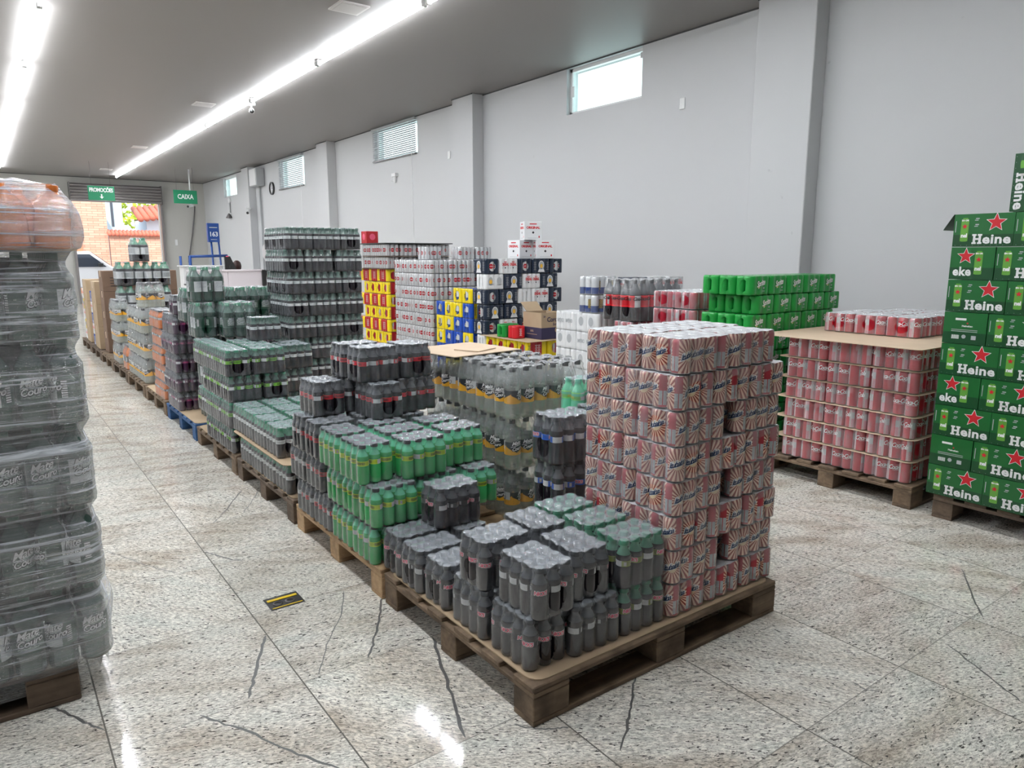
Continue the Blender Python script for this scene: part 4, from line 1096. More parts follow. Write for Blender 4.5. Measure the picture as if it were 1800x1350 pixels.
# beer cartons with letters that run round the corner
def carton(key, w_, d_, h_, variant):
    mb = MB(); a, b = w_ / 2, d_ / 2
    mb.box(-a, -b, .001, a, b, h_ - .001, 'carton_green')
    e = .0012
    def canpic(face, cx_):
        mb.flat(disc_geo(.019, 6, .066), lambda x, y: face(cx_ + max(-.0175, min(.0175, x * 1.2)), h_ * .52 + y, 1), 'can_green')
        mb.flat(rect_geo(.035, .105), lambda x, y: face(cx_ + x, h_ * .50 + y, 1.3), 'can_green')
        mb.flat(star_geo(.014), lambda x, y: face(cx_ + x, h_ * .62 + y, 2.4), 'red_ink')
        mb.flat(text_geo('nel', .026, .0013, 0, .9), lambda x, y: face(cx_ + x, h_ * .34 + y, 2.4), 'white_ink')
        mb.flat(text_geo('EN OR', .0105, .0005, 0, 1), lambda x, y: face(cx_ + x, h_ * .80 + y, 2.4), 'white_ink')
    def star(face, cx_, R):
        mb.flat(star_geo(R * 1.13, R * .50), lambda x, y: face(cx_ + x, h_ * .72 + y, 1), 'white_ink')
        mb.flat(star_geo(R), lambda x, y: face(cx_ + x, h_ * .72 + y, 2), 'red_ink')
    def info(f):
        mb.flat(rect_geo(.050, .011), lambda x, y: f(x - .02, h_ * .78 + y, 1), 'white_ink')
        mb.flat(star_geo(.006), lambda x, y: f(x + .012, h_ * .66 + y, 1), 'red_ink')
        mb.flat(text_geo('Heineken', .013, .0004, 0, 1), lambda x, y: f(x + .012, h_ * .57 + y, 1), 'white_ink')
        for i in range(2): mb.flat(rect_geo(.12, .003), lambda x, y: f(x, h_ * (.40 + i * .05) + y, 1), 'grey_ink')
        for i in range(9): mb.flat(rect_geo(.002 + .001 * (i % 2), .020), lambda x, y: f(x - .055 + i * .004, h_ * .22 + y, 1), 'white_ink')
        mb.flat(disc_geo(.010, 12), lambda x, y: f(x + .0, h_ * .24 + y, 1), 'grey_ink'); mb.flat(rect_geo(.022, .02), lambda x, y: f(x + .045, h_ * .22 + y, 1), 'grey_ink')
    def heavy(face, s, cx_, size):
        # a slab-serif capital drawn by hand, the rest set heavy
        q = size / .060; H_ = .046 * q; x0 = cx_ - .082 * q; zc = h_ * .235
        for dx in (0, .024 * q):
            mb.flat(rect_geo(.0105 * q, H_), lambda x, y: face(x0 + dx + x, zc + y, 1.2), 'white_ink')
            for dz in (-H_ / 2, H_ / 2):
                mb.flat(rect_geo(.019 * q, .008 * q), lambda x, y: face(x0 + dx + x, zc + dz + y * 1.0 - math.copysign(.004 * q, dz), 2.0), 'white_ink')
        mb.flat(rect_geo(.024 * q, .0085 * q), lambda x, y: face(x0 + .012 * q + x, zc + y, 1.2), 'white_ink')
        g = text_geo('eine', size, .0019 * q, 0, 1.06); gx = min(v[0] for v in g[0]); wx = max(v[0] for v in g[0]) - gx
        gz = min(v[1] for v in g[0]); k_ = .118 * q / wx
        mb.flat(g, lambda x, y: face(x0 + .0355 * q + (x - gx) * k_, zc - H_ / 2 + (y - gz) * 1.0, 1.2), 'white_ink')
    for s in (-1, 1):
        side = lambda x, z, k, s=s: (x * -s, s * (b + e * k * .5), z)
        end = lambda x, z, k, s=s: (s * (a + e * k * .5), x * s, z)
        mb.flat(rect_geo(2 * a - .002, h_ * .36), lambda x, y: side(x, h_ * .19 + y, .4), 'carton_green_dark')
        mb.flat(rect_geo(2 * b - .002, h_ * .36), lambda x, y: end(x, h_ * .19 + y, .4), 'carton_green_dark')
        if variant == 'front':
            canpic(side, -a * .62); star(side, a * .42, .042)
            heavy(side, 'Heine', a * .38, .062)
            for i in range(2):
                for q in (0, 1): mb.flat(rect_geo(.016, .0035 + .002 * q), lambda x, y: side(-a * .24 + x + q * .004, h_ * (.62 + i * .18) + y + q * .008, 1), 'grey_ink')
            mb.flat(rect_geo(.0035, .055), lambda x, y: side(-a * .93 + x, h_ * .62 + y, 1), 'grey_ink')
            for i in range(9): mb.flat(rect_geo(.0025, .0015), lambda x, y: side(-a * .9 + i * a * .2 + x, h_ * .05 + y, 1), 'grey_ink')
        else:
            info(side)
        if variant == 'front':
            star(end, -b * .30, .038); canpic(end, b * .30)
            g = text_geo('eke', .060, .0019, 0, 1.04)
            mb.flat(([(x, y) for x, y in g[0]], g[1]), lambda x, y: end(-b * .42 + x * .95, h_ * .245 + y, 1.2), 'white_ink')
        else:
            info(end)
    PROTO[key] = dict(nx=4, ny=3, r=w_ / 8, h=h_, film=mb.mesh('carton_body'), unit=[], name='beer_carton', skip=None, wrapname='carton_body', L=w_, W=d_)
carton('beer_front', .264, .198, .160, 'front')
carton('beer_back', .264, .198, .160, 'back')

ORD = ['zeroth', 'first', 'second', 'third', 'fourth', 'fifth', 'sixth', 'seventh', 'eighth', 'ninth', 'tenth', 'eleventh', 'twelfth', 'thirteenth', 'fourteenth']
STACKS = {}
def kind_name(key, P):
    if key in ('itubaina', 'coke', 'zero', 'sprite', 'redsix'): return 'soda_can_pack'
    if P['name'] == 'can_pack': return 'beer_can_pack'
    if P['name'] == 'drink_pack': return 'bottle_six_pack' if P['nx'] == 3 else 'soda_bottle_pack'
    return P['name']
def place(key, stack, x0, y0, z, axis='X', rz=0.0, prod=None, tilt=None):
    """x0,y0 = lower corner of the pack's footprint, z = underside"""
    P = PROTO[key]
    Lx, Ly = P.get('L', P['nx'] * 2 * P['r']), P.get('W', P['ny'] * 2 * P['r'])
    if axis == 'Y': cx_, cy_, a = x0 + Ly / 2, y0 + Lx / 2, -PI / 2
    else: cx_, cy_, a = x0 + Lx / 2, y0 + Ly / 2, 0.0
    t = bpy.data.objects.new(kind_name(key, P), None)
    t.empty_display_size = .05
    t.location = (cx_ + random.uniform(-.0006, .0006), cy_ + random.uniform(-.0006, .0006), z + .0005)
    t.rotation_euler = tilt if tilt else (0, 0, a + rz + random.uniform(-.003, .003) + (PI if random.random() < .5 and not P.get('L') else 0))
    C.objects.link(t)
    t['category'] = {'beer_carton': 'beer carton'}.get(P['name'], 'drink pack')
    f = bpy.data.objects.new(P.get('wrapname', 'shrink_film'), P['film']); f.parent = t; C.objects.link(f)
    if P['unit']:
        for i in range(P['nx']):
            if P['skip'] == 'ends' and i not in (0, P['nx'] - 1): continue
            for j in range(P['ny']):
                u = None
                for nm, me in P['unit']:
                    o = bpy.data.objects.new(nm, me); C.objects.link(o)
                    if u is None:
                        o.parent = t; u = o
                        o.location = (i * 2 * P['r'] - (P['nx'] - 1) * P['r'], j * 2 * P['r'] - (P['ny'] - 1) * P['r'], .001)
                        o.rotation_euler = (0, 0, random.uniform(0, 2 * PI))
                    else: o.parent = u
    STACKS.setdefault(stack, []).append((t, z, y0, x0, prod))
    return t

# ------------------------------------------------------------------ the pallet row along the aisle
R0 = 1.18
pallet('worn brown pallet at the end of the row, its corner toward the open floor', R0, 1.50, 'old_wood', d_=.97, boards=6)
pallet('fresh pale pine pallet with bare deck boards showing at the aisle', R0, 2.50, 'pine_wood', d_=.97, boards=7)
pallet('dark pallet under the flat two-layer load with the tan cardboard', R0, 3.52, 'dark_wood', d_=1.0)
pallet('brown pallet under the lime-banded guarana stack and the tall stack', R0, 4.56, 'old_wood', d_=1.0)
pallet('blue painted pallet in the aisle row', R0, 5.62, 'blue_wood', d_=1.0)
pallet('brown pallet next beyond the blue one', R0, 6.68, 'old_wood', d_=.95)
pallet('brown pallet under the clear mate bottles far down the aisle', R0, 7.68, 'old_wood', d_=1.0)
pallet('brown pallet under the lone orange soda pack', R0, 8.72, 'dark_wood', d_=1.0)
pallet('brown pallet under the silver-labelled bottle tower', R0, 9.76, 'old_wood', d_=1.0)
pallet('dark pallet under the brown cartons far down the aisle', R0, 10.8, 'dark_wood', d_=1.0)
pallet('last dark pallet of the aisle row before the counter', R0, 11.85, 'dark_wood', d_=1.0)
ZP = .1295
Z0 = ZP + .0045
P_ = {}
S = 'the end pallet'
sheet('brown rounded cardboard sheet on the worn end pallet', 1.195, 1.515, 2.37, 2.46, ZP)
W3, W4, HN = .159, .212, .165
cola = 'small cola pack'
z1, z2, z3 = Z0, Z0 + HN, Z0 + 2 * HN
place('nicks', S, 1.205, 1.56, z1, 'Y', 0.02, cola)
place('nicks', S, 1.368, 1.54, z1, 'X', 0, cola)
place('nicks_green', S, 1.582, 1.54, z1, 'X', 0, 'green-capped cola pack')
place('nicks', S, 1.20, 1.79, z1, 'Y', -0.02, cola)
place('nicks', S, 1.20, 2.035, z1, 'X', 0.01, cola)
place('nicks', S, 1.19, 2.20, z1, 'X', -0.02, cola)
place('nicks', S, 1.195, 2.365, z1, 'X', 0.0, cola)
place('nicks', S, 1.42, 2.30, z1, 'Y', 0.05, cola)
place('nicks', S, 1.42, 1.73, z1, 'Y', 0, cola)
place('nicks_green', S, 1.582, 1.71, z1, 'X', 0, 'green-capped cola pack')
place('nicks_green', S, 1.582, 1.88, z1, 'X', 0, 'green-capped cola pack')
place('nicks', S, 1.225, 1.545, z2, 'Y', 0.03, cola)
place('nicks', S, 1.400, 1.57, z2, 'Y', -0.05, cola)
place('nicks', S, 1.205, 1.80, z2, 'X', 0.0, cola)
place('nicks', S, 1.4195, 1.80, z2, 'Y', 0.0, cola)
place('nicks_green', S, 1.582, 1.545, z2, 'X', 0, 'green-capped cola pack')
place('nicks_green', S, 1.582, 1.715, z2, 'X', 0, 'green-capped cola pack')
place('nicks_green', S, 1.580, 1.885, z2, 'X', 0.0, 'green-capped cola pack')
place('nicks', S, 1.365, 2.352, z2, 'X', 0.02, 'small cola pack')
for q, xx in enumerate((1.80, 2.05)):
    for k in range(3):
        place('bluecola', S, xx + .008 * (k % 2), 2.15 + .02 * q, Z0 + .20 * k, 'X', .02 * (1 - k), 'blue-labelled cola pack')
for k in range(3): place('lime', S, 2.06, 2.345 if k < 3 else 2.37, Z0 + k * .165, 'X', 0, 'lime soda pack')
place('mint_big', S, 2.10, 2.365, Z0 + 3 * .165, 'X', 0.0, 'mint-green soda pack')
# Itubaína cans, eight layers alternating
S = 'the pink can tower'
xi, yi = 1.80, 1.53
for k in range(8):
    z = Z0 + k * .1222
    if k % 2 == 0:
        for i in range(3): place('itubaina', S, xi + i * .2 + (.004 if i == 2 else 0), yi, z, 'Y', random.uniform(-.006, .006), 'pink can pack')
        place('itubaina', S, xi, yi + .268, z, 'X', 0, 'pink can pack'); place('itubaina', S, xi + .32, yi + .268, z, 'X', 0, 'pink can pack')
    else:
        g = .065 if k in (1, 3, 5) else 0.012
        place('itubaina', S, xi + (.01 if k > 5 else 0), yi, z, 'X', random.uniform(-.006, .006), 'pink can pack'); place('itubaina', S, xi + .264 + g, yi + .004, z, 'X', random.uniform(-.008, .008), 'pink can pack')
        for i in range(3): place('itubaina', S, xi + i * .2, yi + .203, z, 'Y', 0, 'pink can pack')

# pine pallet: lime soda in front, red-labelled cola behind, clear mate bottles at the wall side
S = 'the pine pallet'
rc_, lm = 'red-labelled cola pack', 'lime soda pack'
for k in range(3):
    z = ZP + .001 + k * .165
    if k == 0:
        x0, ys_ = 1.165, (2.545, 2.765, 2.985, 3.205)
        for i, y in enumerate(ys_):
            place('lime' if i < 2 else 'redcola', S, x0, y, z, 'Y', 0, lm if i < 2 else rc_)
            place('lime' if i < 2 else 'redcola', S, x0 + .165, y, z, 'Y', 0, lm if i < 2 else rc_)
        place('lime', S, x0 + .335, 2.56, z, 'X', 0, lm); place('lime', S, x0 + .335, 2.73, z, 'X', 0, lm)
        place('redcola', S, x0 + .335, 2.91, z, 'X', 0, rc_); place('redcola', S, x0 + .335, 3.08, z, 'X', 0, rc_); place('redcola', S, x0 + .335, 3.25, z, 'X', 0, rc_)
    elif k == 1:
        for i, y in enumerate((2.50, 2.67, 2.84)):
            place('lime', S, 1.165, y + .02, z, 'X', 0, lm); place('lime', S, 1.39, y + .06, z, 'X', 0, lm)
        for i, y in enumerate((3.065, 3.28)):
            for q in range(3): place('redcola', S, 1.165 + q * .165, y, z, 'Y', 0, rc_)
        place('lime', S, 1.62, 2.52, z, 'Y', 0, lm); place('lime', S, 1.62, 2.74, z, 'Y', 0, lm)
    else:
        place('lime', S, 1.145, 2.60, z, 'Y', .04, lm); place('lime', S, 1.145, 2.83, z, 'Y', .02, lm)
        place('lime', S, 1.33, 2.56, z, 'X', .02, lm); place('lime', S, 1.33, 2.73, z, 'X', 0, lm); place('lime', S, 1.33, 2.90, z, 'X', 0, lm)
        place('lime', S, 1.56, 2.62, z, 'X', .03, lm); place('lime', S, 1.56, 2.80, z, 'X', 0, lm)
        place('redcola', S, 1.145, 3.06, z, 'X', 0, rc_); place('redcola', S, 1.145, 3.23, z, 'X', 0, rc_)
        place('redcola', S, 1.37, 3.08, z, 'Y', 0, rc_); place('redcola', S, 1.535, 3.0, z, 'Y', 0, rc_); place('redcola', S, 1.535, 3.22, z, 'Y', 0, rc_)
z4, z5 = ZP + .001 + 3 * .165, ZP + .001 + 4 * .165
place('redcola', S, 1.20, 3.20, z4, 'Y', .02, rc_)
place('redcola', S, 1.37, 3.22, z4, 'Y', 0, rc_)
place('redcola', S, 1.395, 2.98, z4, 'Y', .06, rc_)
place('redcola', S, 1.565, 3.05, z4, 'X', .02, rc_)
place('redcola', S, 1.56, 3.22, z4, 'X', 0, rc_)
place('redcola', S, 1.37, 3.06, z5, 'X', .06, rc_)
place('redcola', S, 1.36, 3.24, z5, 'X', .03, rc_)
place('redcola', S, 1.60, 3.06, z5, 'Y', .05, rc_)
S = 'the clear bottle block'
for k in range(3):
    for j in range(5):
        for i in range(2):
            if k < 2 and i == 1 and j not in (0,): continue
            place('mate_clear', S, 1.915 + i * .243, 2.62 + j * .163, ZP + .001 + k * .246, 'X', random.uniform(-.006, .006), 'clear mate bottle six-pack')
sheet('tan cardboard sheet lying on the clear mate bottle caps', 1.86, 3.08, 2.32, 3.52, ZP + .001 + 3 * .246 + .001, 'kraft_light', rz=.12, r=.01)
sheet('small cardboard scrap on the larger tan sheet', 2.04, 3.16, 2.22, 3.32, ZP + .001 + 3 * .246 + .007, 'kraft_light', rz=.4, r=.005)

# two-layer flat load
S = 'the flat two-layer load'
gc = 'green-capped dark soda pack'
sheet('brown cardboard under the flat two-layer load', 1.19, 3.53, 2.37, 4.50, ZP)
for i in range(3):
    for j in range(4):
        if i == 2 and j: continue
        place('greencap', S, 1.185 + i * .163, 3.60 + j * .218, Z0, 'Y', 0, gc)
sheet('wide tan cardboard sheet between the two layers of the flat load', 1.165, 3.57, 2.30, 4.54, Z0 + .1665, 'kraft')
for i in range(3):
    for j in range(4):
        place('greencap', S, 1.18 + i * .170, 3.715 + j * .2145, Z0 + .172, 'Y', .01 * ((i + j) % 2), gc)

# lime-banded guarana stack
S = 'the lime-banded stack'
gl_ = 'lime-banded guarana pack'
sheet('brown cardboard under the lime-banded guarana stack', 1.19, 4.57, 2.37, 5.55, ZP)
for k in range(4):
    z = Z0 + k * .1655
    top = k == 3
    if k % 2 == 1:
        for j in range(4 if top else 3): place('guarana_lime', S, 1.165, 4.585 + j * .214, z, 'Y', 0, gl_)
        for j in range(4 if top else 1): place('guarana_lime', S, 1.335, 4.585 + j * .165, z, 'X', 0, gl_)
        if not top: place('guarana_lime', S, 1.165, 5.24, z, 'X', 0, gl_)
    else:
        for j in range(4): place('guarana_lime', S, 1.175, 4.59 + j * .166, z, 'X', 0, gl_)
        place('guarana_lime', S, 1.40, 4.59, z, 'Y', 0, gl_)
S = 'the short white-banded column'
for k in range(4):
    place('whiteband', S, 1.585, 4.76, Z0 + k * .162, 'X', .03 * (k % 2), 'white-banded soda pack')
    if k > 1: place('whiteband', S, 1.585, 4.93, Z0 + k * .162, 'X', 0, 'white-banded soda pack')
place('whiteband', S, 1.46, 5.00, Z0 + 4 * .1655, 'X', -.05, 'white-banded soda pack')

# tall white-banded stack
S = 'the tall dark stack'
tx, ty = 1.775, 5.15
wb_ = 'white-banded soda pack'
for k in range(9):
    z = Z0 + k * .1605
    if k % 2 == 0:      # front: four, four, three
        place('whiteband', S, tx, ty, z, 'X', 0, wb_); place('whiteband', S, tx + .213, ty, z, 'X', 0, wb_); place('whiteband', S, tx + .428, ty, z, 'Y', 0, wb_)
        for j in (1, 2): place('whiteband', S, tx, ty + j * .162, z, 'X', 0, wb_)
        if k == 8:
            place('whiteband', S, tx + .213, ty + .162, z, 'X', 0, wb_); place('whiteband', S, tx + .213, ty + .324, z, 'X', 0, wb_); place('whiteband', S, tx + .428, ty + .215, z, 'Y', 0, wb_)
    else:
        sh_ = -.02 if k > 5 else .0
        place('whiteband', S, tx + sh_, ty, z, 'Y', 0, wb_); place('whiteband', S, tx + .165 + sh_, ty, z, 'X', 0, wb_); place('whiteband', S, tx + .383, ty, z, 'X', 0, wb_)
        place('whiteband', S, tx + sh_, ty + .215, z, 'Y', 0, wb_)

# dark-green mate bottles behind the lime-banded stack and on the blue pallet
S = 'the big green bottle stack'
md = 'dark-green mate six-pack'
zt = Z0 + 4 * .1655
for i in range(4): place('mate_dark', S, 1.19 + i * .19, 5.42, zt, 'Y' if i == 0 else 'X', 0, md) if i in (0,) else None
place('mate_dark', S, 1.36, 5.30, zt, 'X', 0, md)
for k in range(3):
    for i in range(3): place('mate_dark', S, 1.30 + i * .165, 5.74, Z0 + k * .251, 'Y', 0, md)
for i in range(5): place('mate_dark', S, 1.19 + i * .165, 5.74, Z0 + 3 * .251, 'Y', 0, md)
place('mate_dark', S, 1.36, 5.47, zt, 'X', 0, md)
place('mate_dark', S, 1.20, 5.50, zt + .252, 'X', .05, md)
sheet('brown cardboard with rounded corner on the blue pallet', 1.19, 5.63, 2.37, 6.61, ZP)
S = 'the purple grape stack'
gp = 'grape soda pack'
for k in range(5):
    z = Z0 + k * .1555
    if k % 2 == 0:
        place('grape', S, 1.185, 6.15, z, 'Y', 0, gp); place('grape', S, 1.35, 6.15, z, 'Y', 0, gp); place('grape', S, 1.185, 6.37, z, 'Y', 0, gp)
    else:
        place('grape', S, 1.175, 6.14, z, 'X', 0, gp); place('grape', S, 1.175, 6.305, z, 'X', 0, gp); place('grape', S, 1.175, 6.47, z, 'X', 0, gp)
place('grape', S, 1.20, 6.16, Z0 + 5 * .1555, 'X', .05, gp)
place('grape', S, 1.95, 6.30, Z0 + 5 * .1555 + .0, 'X', .3, gp)
for k in range(5): place('grape', S, 1.95, 6.30, Z0 + k * .1555, 'X', .3, gp)
sheet('brown cardboard on the pallet next beyond the blue one', 1.19, 6.69, 2.37, 7.62, ZP)
S = 'the orange soda stack'
for k in range(5):
    for j in range(2):
        place('orange', S, 1.185 + .01 * (k % 2), 6.72 + j * .216, Z0 + k * .1555, 'Y', 0, 'orange soda pack')
    if k == 4: place('orange', S, 1.36, 6.72, Z0 + k * .1555, 'X', 0, 'orange soda pack')
S = 'the far clear bottle stack'
for k in range(3):
    for j in range(6 if k < 2 else 5):
        place('mate_clear', S, 1.20 + .01 * (k % 2), 7.70 + j * .163, Z0 + k * .247, 'X', random.uniform(-.006, .006), 'clear mate six-pack')
place('mate_clear', S, 1.21, 7.75, Z0 + 3 * .247, 'X', .05, 'clear mate six-pack')
S = 'the eighth aisle pallet'
place('big_orange', S, 1.20, 8.80, ZP + .001, 'Y', 0, 'big orange soda pack')
S = 'the silver-labelled tower'
for k in range(4):
    for i in range(3): place('silver_big', S, 1.33 + i * .205, 9.90, Z0 + k * .291, 'Y', 0, 'silver-labelled bottle pack')
place('silver_big', S, 1.52, 9.90, Z0 + 4 * .291, 'Y', 0, 'silver-labelled bottle pack')
for k in range(3): place('silver_big', S, 2.0, 9.2, Z0 + k * .291, 'Y', 0, 'silver-labelled bottle pack')
S = 'the narrow clear column'
for k in range(3):
    for j in range(2): place('mate_clear', S, 1.20, 9.32 + j * .245, ZP + .001 + k * .247, 'Y', 0, 'clear mate six-pack')
for k in range(2): place('grape', S, 1.22, 9.00 + .2, ZP, 'X', 0, gp) if False else None

# plain cartons far down the aisle
def box_carton(label, x0, y0, z, sx, sy, sz, mat, deco=None, rz=0):
    mb = MB().box(-sx / 2, -sy / 2, 0, sx / 2, sy / 2, sz, mat)
    t = thing('cardboard_carton', label, 'carton', (x0 + sx / 2, y0 + sy / 2, z), rz)
    link('carton_body', mb.mesh('carton_body', bevel=.004), t)
    tp = MB().box(-sx / 2 - .0008, -.025, sz * .7, sx / 2 + .0008, .025, sz + .001, 'kraft_light'); link('packing_tape', tp.mesh('packing_tape'), t)
    dm = MB()
    for i in range(4): dm.box(-sx * .3, -sy / 2 - .001, sz * (.25 + i * .13), sx * .25, -sy / 2 + .001, sz * (.25 + i * .13) + .008, 'black_ink')
    link('printing', dm.mesh('printing'), t)
    return t
lay = ['bottom', 'second', 'third', 'top']
for k in range(4):
    box_carton('dark brown carton beside the silver-labelled tower, %s of its stack' % lay[k], 1.24, 10.45, Z0 + k * .262, .44, .32, .26, 'kraft_dark')
    box_carton('dark brown carton behind the silver-labelled tower, %s of its stack' % lay[k], 1.72, 10.48, Z0 + k * .262, .40, .30, .26, 'kraft_dark')
for k in range(3):
    box_carton('tan carton at the aisle edge far down, %s of its stack' % lay[k], 1.20, 10.95, Z0 + k * .30, .34, .42, .298, 'kraft')
    box_carton('tan carton on the last aisle pallet, %s of its stack' % lay[k], 1.20, 11.9, Z0 + k * .30, .36, .40, .298, 'kraft')
S = 'the far mixed stack'
for k in range(5):
    place('original' if k % 2 else 'bluepack', S, 1.21, 11.44, Z0 + k * .151, 'Y', 0, 'white can pack' if k % 2 else 'blue can pack')
    place('yellowpack' if k % 2 else 'original', S, 1.21, 12.35, Z0 + k * .151, 'Y', 0, 'yellow can pack' if k % 2 else 'white can pack')
for k in range(3):
    box_carton('grey-brown carton stacked before the doorway, %s of its pile' % lay[k], 1.85, 11.95, Z0 + k * .34, .45, .45, .338, 'kraft_dark')

# ------------------------------------------------------------------ pallet row along the wall
for nm, y0, wd in (('under the beer cartons', .62, 'dark_wood'), ('under the red cola can block', 1.73, 'old_wood'), ('under the green Sprite packs', 2.76, 'old_wood'),
                   ('under the big cola bottles and white packs', 3.80, 'old_wood'), ('under the red-yellow trays with the open box', 4.84, 'old_wood'), ('under the navy and white can packs', 5.88, 'old_wood'),
                   ('under the silver can wall', 6.92, 'old_wood'), ('under the red-yellow stack topped with trays', 7.98, 'old_wood')):
    pallet('old brown pallet %s, by the wall' % nm, 3.98, y0, wd, d_=1.0)
S = 'the beer carton tower'
bx = 3.965
for k in range(9):
    z = ZP + .001 + k * .1610
    y = 1.655
    if k % 2 == 0:
        for j in range(4 if k < 8 else 2):
            tc_ = place('beer_front', S, bx, y - (j + 1) * .2665, z, 'Y', 0, 'green beer carton')
    else:
        place('beer_back' if k in (1, 5) else 'beer_front', S, bx, y - .20, z, 'X', 0, 'green beer carton')
        for j in range(3): place('beer_front', S, bx, y - .202 - (j + 1) * .2665, z, 'Y', 0, 'green beer carton')
    if k % 2 == 0 and k < 8:
        place('beer_front', S, bx + .21, y - .266, z, 'Y', 0, 'green beer carton')
RV = Matrix(((0, 1, 0), (0, 0, -1), (-1, 0, 0))).to_euler()
for q in (0, .205):
    t = place('beer_front', S, bx + .02 + q, 1.26, ZP + 9 * .161 + .135, 'Y', 0, 'green beer carton', tilt=tuple(RV))
    t.location = (bx + .10 + q, 1.42, ZP + 9 * .161 + .135)
top_carton = [q[0] for q in STACKS[S] if abs(q[0].location.z - (ZP + .001 + 8 * .161)) < .01 and q[0].location.y > 1.45][0]
fp = link('open_flap', MB().add([(-.1, 0, 0), (.1, 0, 0), (.1, .045, -.075), (-.1, .045, -.075), (-.1, .002, .002), (.1, .002, .002), (.1, .047, -.073), (-.1, .047, -.073)], [(0, 3, 2, 1), (4, 5, 6, 7), (3, 7, 6, 2)], 'carton_green_dark').mesh('open_flap'), None, (bx + .1, 1.655, ZP + 9 * .161 - .002))
fp.parent = top_carton; fp.matrix_parent_inverse = top_carton.matrix_basis.inverted(); fp['label'] = 'open dark green flap'
S = 'the red can block'
for k in range(6):
    z = ZP + .001 + k * .1258
    for j in range(3): place('coke', S, 4.0, 1.765 + j * .2655, z, 'Y', 0, 'red cola can pack')
    place('coke', S, 4.20, 1.765, z, 'X', 0, 'red cola can pack'); place('coke', S, 4.468, 1.765, z, 'X', 0, 'red cola can pack'); place('coke', S, 4.736, 1.765, z, 'X', 0, 'red cola can pack')
    if k < 5: sheet('thin tan cardboard over layer %s of the red cola can block' % ORD[k + 1], 3.99, 1.75, 5.08, 2.62, z + .1225, 'kraft_light', th=.0025)
sheet('wide tan cardboard topping the red cola can block', 3.93, 1.73, 5.15, 2.74, ZP + .001 + 6 * .1258, 'kraft_light', th=.004, r=.02)
zc = ZP + .001 + 6 * .1258 + .005
for j in range(3):
    for i in range(3):
        place('coke', S, 4.42 + i * .268, 1.98 + j * .20 - (.10 if i == 2 else 0), zc, 'X', 0, 'red cola can pack')
S = 'the green Sprite stack'
for k in range(9):
    z = ZP + .001 + k * .124
    for i in range(5):
        place('sprite', S, 3.945 + i * .20 + (.07 if k % 2 else 0), 2.80, z, 'X', 0, 'green Sprite can pack')
    for j in range(1, 3): place('sprite', S, 3.945 + (.07 if k % 2 else 0), 2.80 + j * .135, z, 'X', 0, 'green Sprite can pack')
    if k == 8:
        for i in range(1, 5): place('sprite', S, 3.945 + i * .20, 2.935, z, 'X', 0, 'green Sprite can pack')
S = 'the dark-red can stack'
for k in range(8):
    z = ZP + .001 + k * .1245
    for i in range(3): place('zero', S, 3.97 + i * .268, 3.27, z, 'X', 0, 'dark-red can pack')
    if k in (6, 7):
        for i in range(3): place('zero', S, 3.97 + i * .268, 3.47, z, 'X', 0, 'dark-red can pack')
S = 'the big cola stack'
for k in range(6):
    for i in range(2): place('zero', S, 3.96 + i * .268, 3.86, ZP + .001 + k * .1245, 'X', 0, 'red can pack')
zb = ZP + .001 + 6 * .1245
for i in range(2):
    for j in range(2): place('cola_big', S, 3.96 + i * .28, 3.83 + j * .185, zb, 'X', 0, 'big cola six-pack')
S = 'the navy-and-white rear stack'
for k in range(7):
    for i in range(3): place('navy' if (i == 0 and k > 4) else 'original', S, 4.66 + i * .236 - .12, 4.45, ZP + .001 + k * .151, 'X', 0, 'white or navy pack')
S = 'the white Imperio stack'
for k in range(5):
    z = ZP + .001 + k * .156
    for j in range(2): place('imperio' if (k + j) % 2 else 'imperio_oval', S, 3.96, 4.24 + j * .2655, z, 'Y', 0, 'white Imperio can pack')
    place('imperio_oval' if k % 2 else 'imperio', S, 4.161, 4.24, z, 'X', 0, 'white Imperio can pack')
for k in range(2): place('bluewhite', S, 3.98, 4.30, ZP + .001 + 5 * .156 + k * .149, 'X', .05, 'blue-white can pack')
place('imperio_oval', S, 4.30, 4.24, ZP + .001 + 5 * .156, 'X', 0, 'white Imperio can pack')
for k in range(5): place('imperio_oval', S, 4.428, 4.215, ZP + .001 + k * .156, 'X', 0, 'white Imperio can pack')
S = 'the red-yellow tray stack'
for k in range(3):
    z = ZP + .001 + k * .154
    for j in range(4): place('redpack' if (j + k) % 2 else 'yellowred', S, 4.0, 5.22 + j * .176, z, 'X', 0, 'red-yellow can pack') if False else place('redpack', S, 4.0, 5.20 + j * .176, z, 'X', 0, 'red-yellow can pack')
    place('redpack', S, 4.24, 5.20, z, 'Y', 0, 'red-yellow can pack'); place('redpack', S, 4.42, 5.20, z, 'Y', 0, 'red-yellow can pack')
    sheet('tan tray sheet %s in the red-yellow stack' % ORD[k + 1], 3.97, 5.16, 4.95, 5.95 if k < 2 else 5.95, z + .1505, 'kraft', th=.003, r=.01)
zt2 = ZP + .001 + 3 * .154 + .001
cx = thing('cardboard_box', 'open tan and navy Corona Extra box on the tray sheet', 'box', (4.33, 5.38, zt2))
cbx = MB(); a, b, hh = .14, .14, .25
for sx in (-1, 1):
    cbx.box(sx * a - .003, -b, 0, sx * a + .003, b, hh, 'kraft'); cbx.box(-a, sx * b - .003, 0, a, sx * b + .003, hh, 'kraft')
cbx.box(-a, -b, 0, a, b, .003, 'kraft')
for sx in (-1, 1):
    cbx.box(sx * (a + .0035) - .001, -b - .004, .002, sx * (a + .0035) + .001, b + .004, .11, 'box_navy'); cbx.box(-a - .004, sx * (b + .0035) - .001, .002, a + .004, sx * (b + .0035) + .001, .11, 'box_navy')
plain('box_navy', (0.035, 0.03, 0.08), 0.6)
